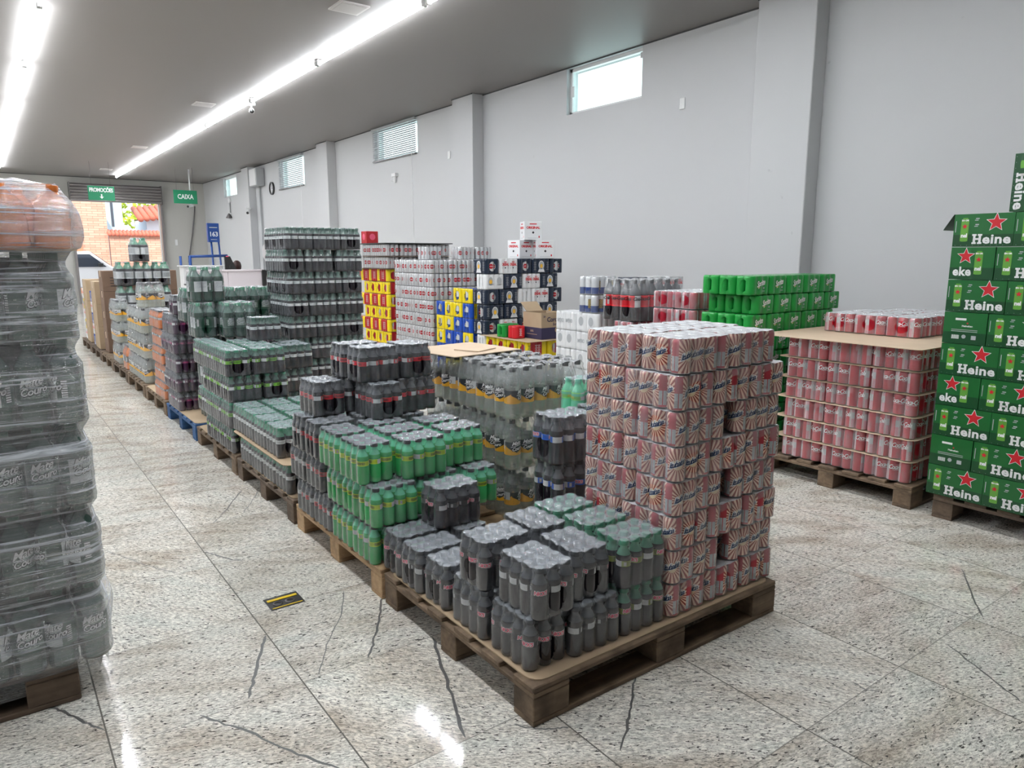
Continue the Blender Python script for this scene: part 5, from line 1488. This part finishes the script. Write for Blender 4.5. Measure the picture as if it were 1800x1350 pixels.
cbx.flat(text_geo('Corona', .062, .0012, 0, .9), lambda x, y: (x + .01, -b - .006, .185 + y), 'box_navy')
cbx.flat(text_geo('Extra', .036, .0006, 0, .95), lambda x, y: (x + .03, -b - .006, .140 + y), 'box_navy')
cbx.flat(text_geo('24', .024, .0008, 0, 1), lambda x, y: (x - .11, -b - .006, .215 + y), 'box_navy')
cbx.flat(disc_geo(.022, 16, .026), lambda x, y: (x + .04, -b - .007, .085 + y), 'kraft')
cbx.flat(text_geo('100%', .026, .001, 0, .9), lambda x, y: (-a - .006, -x, .075 + y), 'kraft')
cbx.flat(rect_geo(.16, .006), lambda x, y: (-a - .006, -x, .045 + y), 'kraft')
link('box_body', cbx.mesh('box_body'), cx)
link('flap', MB().box(0, -b, 0, .004, b, .15, 'kraft_light').mesh('flap'), cx, (a, 0, hh)).rotation_euler = (0, math.radians(118), 0)
link('flap', MB().box(-.10, 0, 0, .10, .004, .13, 'kraft').mesh('flap_b'), cx, (0, b, hh)).rotation_euler = (math.radians(-50), 0, 0)
link('flap', MB().box(-.13, 0, -.1, .13, .003, 0, 'kraft_dark').mesh('flap_c'), cx, (0, -b + .006, hh))
S = 'the tray beside the box'
place('sprite', S, 4.01, 5.60, zt2, 'X', .1, 'green can pack')
place('zero', S, 4.03, 5.44 - .04, zt2, 'Y', 0.0, 'red can pack') if False else None
proto_wrap('redsix', 2, 2, .033, .118, 'red_ink', 'red_ink', side_fn=lines_block('white_ink', 0), hole=False)
place('redsix', S, 4.03, 5.44, zt2, 'X', 0, 'red six-can pack')
S = 'the navy-and-white stack'
mix = ['navy', 'original', 'bluepack', 'yellowpack']
nmix = {'original_oval': 'white Original can pack', 'navy': 'navy can pack', 'original': 'white Original can pack', 'bluepack': 'blue can pack', 'yellowpack': 'yellow can pack'}
rnd = random.Random(11)
for k in range(8):
    z = ZP + .001 + k * .1515
    kk = [['original_oval', 'navy', 'original', 'navy'], ['navy', 'navy', 'original', 'navy'], ['original', 'navy', 'navy', 'original_oval']][k % 3]
    if k % 2 == 0:
        for i in range(4): place(kk[i], S, 4.02 + i * .236, 5.92, z, 'X', 0, nmix[kk[i]])
    else:
        xx = 4.02
        for i, ax in enumerate('YXYXY'):
            q = kk[(i + 1) % 4]; place(q, S, xx, 5.92, z, ax, 0, nmix[q]); xx += .236 if ax == 'X' else .177
    for j in range(4 if k < 5 else (2 if k == 5 else 0)):
        q = ['yellowpack', 'bluepack', 'bluepack', 'yellowpack'][(j + k) % 4]
        place(q, S, 4.0, 6.16 + j * .178, z, 'X', 0, nmix[q])
        if k == 4:
            place('bluepack', S, 4.24, 6.16 + j * .178, z, 'X', 0, 'blue can pack')
# ORIGINAL cartons on top
def orig_box(label, x, y, z, s=.19, hh=.19, rz=0):
    t = thing('beer_box', label, 'box', (x, y, z), rz)
    m = MB().box(-s / 2, -s / 2, 0, s / 2, s / 2, hh, 'wrap_white'); link('box_body', m.mesh('box_body', bevel=.003), t)
    d = MB()
    for f in (lambda x, z: (x, -s / 2 - .0015, z), lambda x, z: (-s / 2 - .0015, -x, z)):
        g = text_geo('ORIGINAL', .034, .0012, 0, .86); ws = max(v[0] for v in g[0]) - min(v[0] for v in g[0]); q = s * .78 / ws
        d.flat(g, lambda x, y: f(x * q, hh * .66 + y), 'red_ink')
        d.flat(rect_geo(s * .4, .010), lambda x, y: f(x, hh * .86 + y), 'red_ink')
        d.flat(([(-.014, 0), (0, -.014), (.014, 0), (0, .014)], [(0, 1, 2, 3)]), lambda x, y: f(x, hh * .40 + y), 'black_ink')
        d.flat(rect_geo(s * .6, .003), lambda x, y: f(x, hh * .10 + y), 'grey_ink')
        d.flat(disc_geo(.007, 10, .012), lambda x, y: f(x + s * .34, hh * .17 + y), 'red_ink')
    link('printing', d.mesh('printing'), t); return t
zo = ZP + .001 + 8 * .1515
orig_box('white ORIGINAL box on the navy stack, behind the lower front box', 4.66, 6.20, zo, rz=.1)
orig_box('white ORIGINAL box standing at the front of the lower pair', 4.83, 6.02, zo, rz=-.45)
orig_box('topmost white ORIGINAL box standing on two others', 4.74, 6.12, zo + .191, rz=-.40)
S = 'the silver can wall'
for k in range(8):
    z = ZP + .001 + k * .1492
    for j in range(5): place('lager', S, 4.0, 6.96 + j * .176, z, 'X', 0, 'silver can pack')
    if k % 2: 
        for i in range(1, 4): place('lager', S, 4.0 + i * .236, 6.95, z, 'X', 0, 'silver can pack')
    else:
        for i in range(4): place('lager', S, 4.236 + i * .177 + (.03 if i > 1 else 0), 6.95, z, 'Y', 0, 'silver can pack')
zl = ZP + .001 + 8 * .1492
place('lager', S, 4.12, 7.30, zl, 'X', .2, 'silver can pack'); place('lager', S, 4.45, 7.10, zl, 'X', .1, 'silver can pack'); place('lager', S, 4.69, 7.10, zl, 'X', .1, 'silver can pack')
S = 'the tall red-yellow stack'
for k in range(7):
    z = ZP + .001 + k * .154
    for j in range(4): place('redpack', S, 4.0 + .01 * (k % 2), 8.02 + j * .176 if k % 2 else 8.02 + j * .236, z, 'X' if k % 2 else 'Y', 0, 'red-yellow can pack')
    place('redpack', S, 4.25, 8.02, z, 'Y', 0, 'red-yellow can pack')
for k in range(2):
    z = ZP + .001 + 7 * .154 + .002 + k * .152
    sheet('brown tray sheet %s above the tall red-yellow stack' % ORD[k + 1], 3.97, 7.98, 4.92, 8.90, z - .003, 'kraft_dark', th=.003, r=.005)
    for j in range(3): place('lager', S, 4.0, 8.02 + j * .238, z, 'Y', 0, 'silver can pack')
    for i in range(3): place('lager', S, 4.19 + i * .24, 8.02, z, 'X', 0, 'silver can pack')
sheet('dark tray lid on top of the tall red-yellow stack', 3.97, 7.98, 4.92, 8.90, ZP + .001 + 7 * .154 + .002 + 2 * .152, 'joint_dark', th=.01, r=.005)
o = thing('beer_box', 'dark red box on top of the tall red-yellow stack', 'box', (4.07, 8.62, ZP + .013 + 7 * .154 + 2 * .152))
link('box_body', MB().box(-.08, -.08, 0, .08, .08, .15, 'wrap_red').mesh('box_body', bevel=.003), o)
link('emblem', MB().flat(disc_geo(.04, 16), lambda x, y: (x, -.0815, .08 + y), 'pink_ink').flat(disc_geo(.04, 16), lambda x, y: (-.0815, -x, .08 + y), 'pink_ink').mesh('emblem'), o)

# ------------------------------------------------------------------ labels for the packs
def w_(n): return ORD[n] if n < len(ORD) else str(n)
for st_, L_ in STACKS.items():
    zs = sorted(set(round(q[1], 3) for q in L_)); lv = []
    for z in zs:
        if not lv or z - lv[-1][-1] > .03: lv.append([z])
        else: lv[-1].append(z)
    for li, zz in enumerate(lv):
        items = [q for q in L_ if round(q[1], 3) in zz]
        items.sort(key=lambda q: q[2]); rows = []
        for q in items:
            if not rows or q[2] - rows[-1][0][2] > .09: rows.append([q])
            else: rows[-1].append(q)
        for ri, rw in enumerate(rows):
            rw.sort(key=lambda q: q[3])
            for ci, q in enumerate(rw):
                ex = '' 
                lab_ = '%s in %s, %s layer' % (q[4], st_, w_(li + 1))
                if len(rows) > 1: lab_ += ', %s row' % w_(ri + 1)
                if len(rw) > 1: lab_ += ', %s from aisle' % w_(ci + 1)
                if len(lv) == 1: lab_ = lab_.replace(', first layer', '')
                lab_ = lab_ if len(lab_.split()) < 17 else lab_.replace('dark-green mate', 'mate').replace('white Original can', 'white can')
                q[0]['label'] = lab_
                q[0]['group'] = '%ss of %s' % (q[4], st_)

# ------------------------------------------------------------------ stretch-wrapped load beside the aisle
pallet('dark pallet under the stretch-wrapped load', -.98, 2.46, 'dark_wood', w_=1.10, d_=1.0)
ld = thing('wrapped_pallet_load', 'stretch-wrapped load of dark-green bottles topped with orange ones', 'wrapped load', (-.405, 2.95, ZP + .001))
r_, h_ = .0425, .25
bb, bc, bl = bottle_parts(r_, h_, .0155, 'dark_green', 'pet_deep', 'cap_dark_green', 'label_darkgreen', .72, (.28, .58), 16, label_text=lambda l, R, h: mate(l, R, h, main='white_ink', size=.034))
bm_, cm_, lm_ = bb.mesh('bottle'), bc.mesh('cap'), bl.mesh('label')
ob, oc, ol = bottle_parts(.047, .175, .0155, 'orange_soda', 'orange_soda', 'orange_soda', 'orange_soda', .9, (.3, .5), 14)
om_ = merged(ob, oc, ol).mesh('orange_bottle')
NX, NY = 15, 12
hxl, hyl = .62, .51
cnt = 0
for k in range(5):
    for i in range(NX):
        for j in range(NY):
            front = j == 0 and i >= NX - 9; side = i == NX - 1
            if not (front or side): continue
            x = hxl - r_ - (NX - 1 - i) * 2 * r_; y = -hyl + r_ + j * 2 * r_
            o = link('bottle', bm_, ld, (x, y, k * .252), random.choice((-PI * .45 - PI / 2, random.uniform(0, 6.28), random.uniform(0, 6.28))))
            link('cap', cm_, o)
            link('label', lm_, o)
            cnt += 1
link('cardboard_layer', MB().box(-hxl, -hyl + .01, 1.262, hxl + .02, hyl, 1.268, 'kraft').mesh('cardboard_layer'), ld)
for i in range(7):
    for j in range(10):
        if not (j == 0 or i == 6 or (i + j) % 2 == 0): continue
        x = hxl - .022 - (6 - i) * .095 - (.0 if j % 2 else .015); y = -hyl + .035 + j * .1
        o = link('orange_bottle', om_, ld, (x, y, 1.27), random.uniform(0, 6)); o.rotation_euler = (random.uniform(-.12, .12), random.uniform(-.12, .12), random.uniform(0, 6))
# added unseen core that stops the light between the outer rows
link('light_block_core', MB().box(-hxl, -hyl + .1, 0, hxl - .10, hyl - .1, 1.24, 'void').mesh('light_block_core'), ld)
# stretch film skin: rounded plan, bulging at every bottle layer
sk = MB(); NP = 150; ZN = 150; rn = random.Random(5)
def plan(t, off):
    # t in 0..1 round a rounded rectangle
    rr = .06; a, b = hxl + off - rr, hyl + off - rr
    per = [2 * a, PI / 2 * rr, 2 * b, PI / 2 * rr] * 2
    tot = sum(per); d = t * tot; i = 0
    while d > per[i]: d -= per[i]; i += 1
    if i == 0: return (-a + d, -b - rr)
    if i == 1: q = -PI / 2 + d / rr; return (a + rr * math.cos(q), -b + rr * math.sin(q))
    if i == 2: return (a + rr, -b + d)
    if i == 3: q = d / rr; return (a + rr * math.cos(q), b + rr * math.sin(q))
    if i == 4: return (a - d, b + rr)
    if i == 5: q = PI / 2 + d / rr; return (-a + rr * math.cos(q), b + rr * math.sin(q))
    if i == 6: return (-a - rr, b - d)
    q = PI + d / rr; return (-a + rr * math.cos(q), -b + rr * math.sin(q))
zb0, zb1 = -.075, 1.452
from mathutils import noise as mnoise
def layer_off(z):
    if z < 0: return -.012 - .02 * min(1, -z / .07)
    if z < 1.262:
        f = (z / .252) % 1.0
        return .008 if f < .70 else .008 - .017 * math.sin((f - .70) / .30 * PI)
    f = (z - 1.262) / (zb1 - 1.262)
    return .030 + .014 * math.sin(f * PI * 1.6) - .030 * max(0, f - .75) / .25
vs = []
for j in range(ZN + 1):
    z = zb0 + (zb1 - zb0) * j / ZN
    for i in range(NP):
        t = i / NP
        x, y = plan(t, layer_off(z))
        n3 = mnoise.noise(Vector((x * 9, y * 9, z * 22))) * .0045 + mnoise.noise(Vector((x * 3, y * 3, z * 60))) * .0022
        l = math.hypot(x, y); 
        zz = z + (.035 * mnoise.noise(Vector((x * 7, y * 7, 3))) if j == ZN else 0)
        vs.append((x * (1 + n3 / l), y * (1 + n3 / l), zz))
fs = [(j * NP + i, j * NP + (i + 1) % NP, (j + 1) * NP + (i + 1) % NP, (j + 1) * NP + i) for j in range(ZN) for i in range(NP)]
sk.add(vs, fs, 'wrap_film', smooth=True)
# lumpy top sheet
G = 26; tv = []
for b in range(G + 1):
    for a in range(G + 1):
        x = -hxl + .02 + 2 * (hxl - .02) * a / G; y = -hyl + .02 + 2 * (hyl - .02) * b / G
        e_ = min(a, G - a, b, G - b) / 3
        tv.append((x, y, zb1 - .005 + min(1, e_) * .03 * (1 + 1.3 * mnoise.noise(Vector((x * 8, y * 8, 1))))))
sk.add(tv, [(b * (G + 1) + a, b * (G + 1) + a + 1, (b + 1) * (G + 1) + a + 1, (b + 1) * (G + 1) + a) for b in range(G) for a in range(G)], 'wrap_film', smooth=True)
link('stretch_film', sk.mesh('stretch_film'), ld)
# loose tail of film near the foot
tl = MB(); vs = []
for j in range(15):
    for i in range(9):
        u_, v_ = i / 8, j / 14
        bulge = math.sin(v_ * PI) * math.sin(u_ * PI * .5)
        vs.append((hxl - .01 + .055 * bulge + .006 * mnoise.noise(Vector((u_ * 6, v_ * 9, 0))), -hyl + .04 + u_ * .30, -.05 + v_ * .26 + .008 * mnoise.noise(Vector((u_ * 9, v_ * 5, 4)))))
tl.add(vs, [(j * 9 + i, j * 9 + i + 1, (j + 1) * 9 + i + 1, (j + 1) * 9 + i) for j in range(14) for i in range(8)], 'wrap_film', smooth=True)
link('film_tail', tl.mesh('film_tail'), ld)

# ------------------------------------------------------------------ floor socket
fs_ = thing('floor_socket', 'open square floor socket box with a yellow rim in the granite', 'floor socket', (.855, 2.725, 0))
q = MB().box(-.068, -.055, 0, .068, .055, .0015, 'black_plastic'); link('cover_frame', q.mesh('cover_frame'), fs_)
q = MB().box(-.06, .018, .0015, .06, .034, .004, 'yellow_ink').box(-.06, -.047, .0015, .06, -.042, .003, 'yellow_ink'); link('rim', q.mesh('rim'), fs_)
link('socket', MB().lathe([(.02, .0015), (.02, .004), (.013, .004)], 12, .02, -.012, mat='steel_dark').lathe([(.02, .0015), (.02, .004), (.013, .004)], 12, -.03, -.012, mat='steel_dark').mesh('socket'), fs_)

# ------------------------------------------------------------------ checkout corner
ct = thing('checkout_counter', 'white checkout counter with a black end panel', 'counter', (3.45, 15.7, 0))
link('front_panel', MB().box(0, 0, .05, .72, .03, 1.04, 'counter_white').mesh('front_panel', bevel=.003), ct)
link('front_panel', MB().box(.725, 0, .05, 1.42, .03, 1.04, 'counter_white').mesh('front_panel_b', bevel=.003), ct)
link('plinth', MB().box(0, .03, 0, 1.42, .5, .05, 'black_plastic').mesh('plinth'), ct)
link('worktop', MB().box(-.04, -.03, 1.04, 1.42, .22, 1.075, 'counter_white').mesh('worktop', bevel=.004), ct)
link('end_panel', MB().box(1.42, -.05, 0, 1.62, .6, 1.06, 'black_plastic').mesh('end_panel', bevel=.004), ct)
link('desk', MB().box(0, .25, .75, 1.4, .7, .78, 'black_plastic').mesh('desk'), ct)
mo = thing('monitor', 'black computer monitor seen from behind on the counter', 'monitor', (4.33, 16.07, .97))
link('stand', MB().box(-.12, -.1, .07, .12, .1, .085, 'black_plastic').tube([(0, 0, .08), (0, .02, .2)], .02, 8, 'black_plastic').mesh('stand'), mo)
link('screen', MB().add([(-.10, 0, .08), (.14, 0, .08), (.02, .03, .38), (-.10, .03, .38)], [(0, 1, 2, 3)], 'black_plastic').add([(-.10, .05, .08), (.14, .05, .08), (.02, .07, .38), (-.10, .07, .38)], [(3, 2, 1, 0)], 'black_plastic').box(-.10, 0, .08, .02, .06, .36, 'black_plastic').mesh('screen'), mo)
bw_ = thing('flower_decoration', 'small pink decoration on top of the monitor', 'decoration', (4.29, 16.10, 1.345))
q = MB()
for i in range(5): q.lathe([(.001, -.012), (.012, -.006), (.014, .004), (.001, .014)], 6, .02 * math.cos(i * 1.256), .02 * math.sin(i * 1.256), mat='pink_ink')
link('petals', q.mesh('petals'), bw_)
d2 = thing('white_cabinet', 'white cabinet with dark lettering behind the counter', 'cabinet', (3.66, 17.32, 0))
link('cabinet_body', MB().box(0, 0, 0, .85, .4, 1.12, 'white_plastic').mesh('cabinet_body', bevel=.005), d2)
link('cabinet_top', MB().box(-.04, -.04, 1.12, .89, .44, 1.145, 'white_plastic').mesh('cabinet_top', bevel=.003), d2)
link('paper_sheet', MB().box(.28, -.006, .98, .60, 0, 1.10, 'grey_ink').mesh('paper_sheet'), d2)
fr_ = thing('queue_rail', 'blue tubular metal rail frame by the far wall', 'rail frame', (3.80, 18.2, 0))
def bar(mb, p, q, s=.028): mb.tube([p, q], s, 6, 'blue_paint'); return mb
link('post', bar(MB(), (0, 0, 0), (0, 0, 1.35)).mesh('post'), fr_)
link('post', bar(MB(), (.14, -.3, 0), (.14, -.3, 1.36), .034).mesh('post_b'), fr_)
link('post', bar(MB(), (.98, -.2, 0), (.98, -.2, 1.36), .034).mesh('post_c'), fr_)
link('top_rail', bar(MB(), (.14, -.3, 1.34), (1.0, -.2, 1.36), .032).mesh('top_rail'), fr_)
sg = thing('blue_sign_stand', 'blue two-legged stand holding a small blue number sign', 'sign stand', (4.66, 18.3, 0))
link('leg', bar(MB(), (-.09, 0, 0), (-.13, 0, 1.72), .022).mesh('leg'), sg)
link('leg', bar(MB(), (.10, 0, 0), (.04, 0, 1.72), .022).mesh('leg_b'), sg)
q = MB().box(-.20, -.04, 1.68, .06, .06, 2.12, 'blue_paint')
q.flat(text_geo('163', .15, .002, 0, .9), lambda x, y: (x - .07, -.042, 1.86 + y), 'white_ink')
q.flat(rect_geo(.18, .02), lambda x, y: (x - .07, -.042, 2.02 + y), 'grey_ink'); q.flat(rect_geo(.14, .012), lambda x, y: (x - .07, -.042, 1.74 + y), 'grey_ink')
link('sign_box', q.mesh('sign_box', fix=False), sg)
link('wall_hose', None) if False else None
hz = MB().tube([(0, 0, 0), (-.03, 0, -.25), (-.12, 0, -.8), (-.22, 0, -1.3), (-.30, 0, -1.7)], .018, 6, 'steel_dark')
small('hanging_cable', 'dark cable hanging down the far wall near the corner', 'cable', hz, (5.55, FY - .05, 2.85))
wbx = MB().box(-.04, -.03, -.09, .04, 0, .09, 'white_plastic')
small('wall_intercom', 'small white box on the far wall beside the cable', 'wall box', wbx, (4.95, FY, 1.75), bevel=.01)
rd = thing('red_bags', 'pile of red cloth on the shelf by the pillar', 'cloth pile', (5.12, 15.5, .025))
q = MB(); 
def blob(mb, c, rx, ry, rz_, mat, seed=0, ns=10):
    vs = []; 
    for j in range(ns + 1):
        ph = PI * j / ns
        for i in range(ns * 2):
            th = 2 * PI * i / (ns * 2); d = Vector((math.sin(ph) * math.cos(th), math.sin(ph) * math.sin(th), math.cos(ph)))
            k = 1 + .25 * mnoise.noise(d * 2.5 + Vector((seed, 0, 0)))
            vs.append((c[0] + d.x * rx * k, c[1] + d.y * ry * k, c[2] + d.z * rz_ * k))
    n = ns * 2
    mb.add(vs, [(j * n + i, (j + 1) * n + i, (j + 1) * n + (i + 1) % n, j * n + (i + 1) % n) for j in range(ns) for i in range(n)], mat, smooth=True); return mb
blob(q, (0, 0, 1.12), .17, .12, .075, 'cloth_red', 1); blob(q, (.12, .05, 1.19), .13, .1, .06, 'cloth_red', 4)
link('cloth', q.mesh('cloth'), rd)
shf = thing('white_shelf', 'white shelf unit beside the counter end', 'shelf', (5.19, 15.45, 0))
link('side_panel', MB().box(-.06, 0, 0, .30, .02, 1.05, 'counter_white').mesh('side_panel'), shf)
link('shelf_board', MB().box(-.10, -.1, 1.03, .40, .3, 1.05, 'counter_white').mesh('shelf_board'), shf)
link('shelf_board', MB().box(-.06, -.1, .55, .35, .3, .57, 'kraft_light').mesh('shelf_board_b'), shf)
pt = thing('potted_plant', 'dark-leaved plant below the red cloth', 'plant', (5.03, 15.25, .72))
q = MB(); rq = random.Random(9)
for i in range(40):
    p = Vector((rq.uniform(-.1, .14), rq.uniform(-.05, .05), rq.uniform(.0, .3))); u_ = Vector((rq.uniform(-1, 1), rq.uniform(-1, 1), rq.uniform(-1, 1))).normalized() * .06; v_ = u_.orthogonal().normalized() * .03
    q.add([p - u_, p - v_, p + u_, p + v_], [(0, 1, 2, 3)], 'leaf_dark')
link('leaves', q.mesh('leaves'), pt); link('pot', MB().lathe([(.04, -.15), (.06, 0), (.055, .0)], 12, mat='kraft').disc(.04, -.15, 12, 'kraft').mesh('pot'), pt)
fl_ = thing('paper_flag', 'white paper streamer with a red tail by the pillar', 'streamer', (4.97, 15.72, 1.05))
q = MB().add([(0, 0, .2), (.05, .02, .2), (.03, 0, .5), (.0, -.02, .56), (-.05, 0, .5), (-.04, .02, .3)], [(0, 1, 2, 3, 4, 5)], 'white_plastic').tube([(.03, 0, 0), (.03, 0, .22)], .012, 6, 'red_ink')
link('streamer', q.mesh('streamer'), fl_)
bk = thing('magazine_box', 'small printed magazine box behind the red cloth', 'magazine box', (5.12, 15.75, 1.05))
link('box_body', MB().box(-.1, -.03, 0, .1, .05, .20, 'cream_ink').mesh('box_body', bevel=.004), bk)

# ------------------------------------------------------------------ cashier: one skinned body seated behind the counter
def skin_body(name, joints, edges, mat, parent):
    me = bpy.data.meshes.new(name); me.from_pydata([j[0] for j in joints], edges, [])
    me.materials.append(MATS[mat])
    o = link(name, me, parent)
    o.modifiers.new('skin', 'SKIN'); 
    sv = me.skin_vertices[0].data if me.skin_vertices else None
    if sv is None:
        bm = bmesh.new(); bm.from_mesh(me); bm.verts.layers.skin.verify(); bm.to_mesh(me); bm.free(); sv = me.skin_vertices[0].data
    for i, j in enumerate(joints):
        sv[i].radius = (j[1], j[1] if len(j) < 3 else j[2])
    sv[0].use_root = True
    s = o.modifiers.new('sub', 'SUBSURF'); s.levels = 2; s.render_levels = 2
    return o
ps = thing('person', 'seated cashier with dark reddish hair bent behind the counter', 'person', (4.66, 16.85, 0), 2.3)
J = [((0, 0, .50), .13, .11), ((0, 0, .72), .12, .09), ((0, -.02, .92), .14, .09), ((0, -.03, .98), .055), ((0, -.05, 1.04), .05),
     ((.17, -.02, .93), .05), ((.21, -.05, .75), .04), ((.16, -.25, .80), .03), ((.13, -.33, .80), .022),
     ((-.17, -.02, .93), .05), ((-.21, -.05, .75), .04), ((-.16, -.25, .80), .03), ((-.13, -.33, .80), .022),
     ((.10, 0, .47), .085), ((.12, -.40, .47), .06), ((.12, -.42, .08), .04), ((.12, -.52, .04), .035),
     ((-.10, 0, .47), .085), ((-.12, -.40, .47), .06), ((-.12, -.42, .08), .04), ((-.12, -.52, .04), .035)]
E = [(0, 1), (1, 2), (2, 3), (3, 4), (2, 5), (5, 6), (6, 7), (7, 8), (2, 9), (9, 10), (10, 11), (11, 12), (0, 13), (13, 14), (14, 15), (15, 16), (0, 17), (17, 18), (18, 19), (19, 20)]
skin_body('body', J, E, 'shirt', ps)
hd_ = MB(); vs = []
for j in range(15):
    ph = PI * j / 14
    for i in range(22):
        th = 2 * PI * i / 22; d = Vector((math.sin(ph) * math.cos(th), math.sin(ph) * math.sin(th), math.cos(ph)))
        p = Vector((d.x * .073, d.y * .092, d.z * .112))
        if d.y < -.6 and -.25 < d.z < .15 and abs(d.x) < .2: p.y -= .014 * (1 - abs(d.x) / .2)
        if d.y < -.5 and .12 < d.z < .35 and .2 < abs(d.x) < .55: p.y += .006
        if d.z < -.4: p.x *= .86
        vs.append((p.x, p.y - .06, p.z + 1.12))
hd_.add(vs, [(j * 22 + i, (j + 1) * 22 + i, (j + 1) * 22 + (i + 1) % 22, j * 22 + (i + 1) % 22) for j in range(14) for i in range(22)], 'skin', smooth=True)
for sx in (-1, 1):
    blob(hd_, (sx * .073, -.055, 1.11), .008, .018, .028, 'skin', 2, 6); blob(hd_, (sx * .028, -.145, 1.135), .010, .004, .006, 'white_ink', 2, 6); blob(hd_, (sx * .028, -.149, 1.135), .004, .002, .005, 'black_ink', 2, 6)
blob(hd_, (0, -.148, 1.065), .022, .004, .006, 'pink_ink', 3, 6)
link('head', hd_.mesh('head'), ps)
hr_ = MB(); vs = []
for j in range(11):
    ph = PI * .72 * j / 10
    for i in range(24):
        th = 2 * PI * i / 24; d = Vector((math.sin(ph) * math.cos(th), math.sin(ph) * math.sin(th), math.cos(ph)))
        cut = max(0, -d.y - .35) if d.z < .55 else 0
        k = 1 + .04 * mnoise.noise(d * 4)
        vs.append((d.x * .098 * k, d.y * .112 * k - .05 + cut * .10, d.z * .128 * k + 1.13 + cut * .05))
hr_.add(vs, [(j * 24 + i, (j + 1) * 24 + i, (j + 1) * 24 + (i + 1) % 24, j * 24 + (i + 1) % 24) for j in range(10) for i in range(24)], 'hair', smooth=True)
link('hair', hr_.mesh('hair'), ps)
for sx in (-1, 1):
    hn = MB()
    for f in range(4):
        hn.tube([(sx * .13 + (f - 1.5) * .017, -.36, .80), (sx * .13 + (f - 1.5) * .019, -.40 - .005 * (f in (1, 2)), .798), (sx * .13 + (f - 1.5) * .019, -.425 - .006 * (f in (1, 2)), .789)], .0075, 6, 'skin')
    hn.tube([(sx * .13 - sx * .028, -.335, .80), (sx * .13 - sx * .048, -.365, .795), (sx * .13 - sx * .05, -.385, .79)], .008, 6, 'skin')
    blob(hn, (sx * .13, -.345, .80), .036, .036, .014, 'skin', 5, 7)
    link('hand', hn.mesh('hand'), ps)
chx = thing('office_chair', 'black office chair under the seated cashier', 'chair', (4.66, 16.85, 0), 2.3)
link('seat', MB().box(-.22, -.22, .30, .22, .2, .35, 'black_plastic').mesh('seat', bevel=.02), chx)
link('stem', MB().tube([(0, 0, .05), (0, 0, .36)], .03, 8, 'steel_dark').mesh('stem'), chx)
for i in range(5):
    a = i * 2 * PI / 5; link('leg', MB().tube([(0, 0, .08), (.26 * math.cos(a), .26 * math.sin(a), .04)], .02, 6, 'black_plastic').mesh('leg'), chx)
link('backrest', MB().box(-.2, .2, .5, .2, .24, .85, 'black_plastic').mesh('backrest', bevel=.02), chx)

for o in bpy.data.objects:
    if o.type == 'MESH' and len(o.data.vertices) == 0: bpy.data.objects.remove(o)
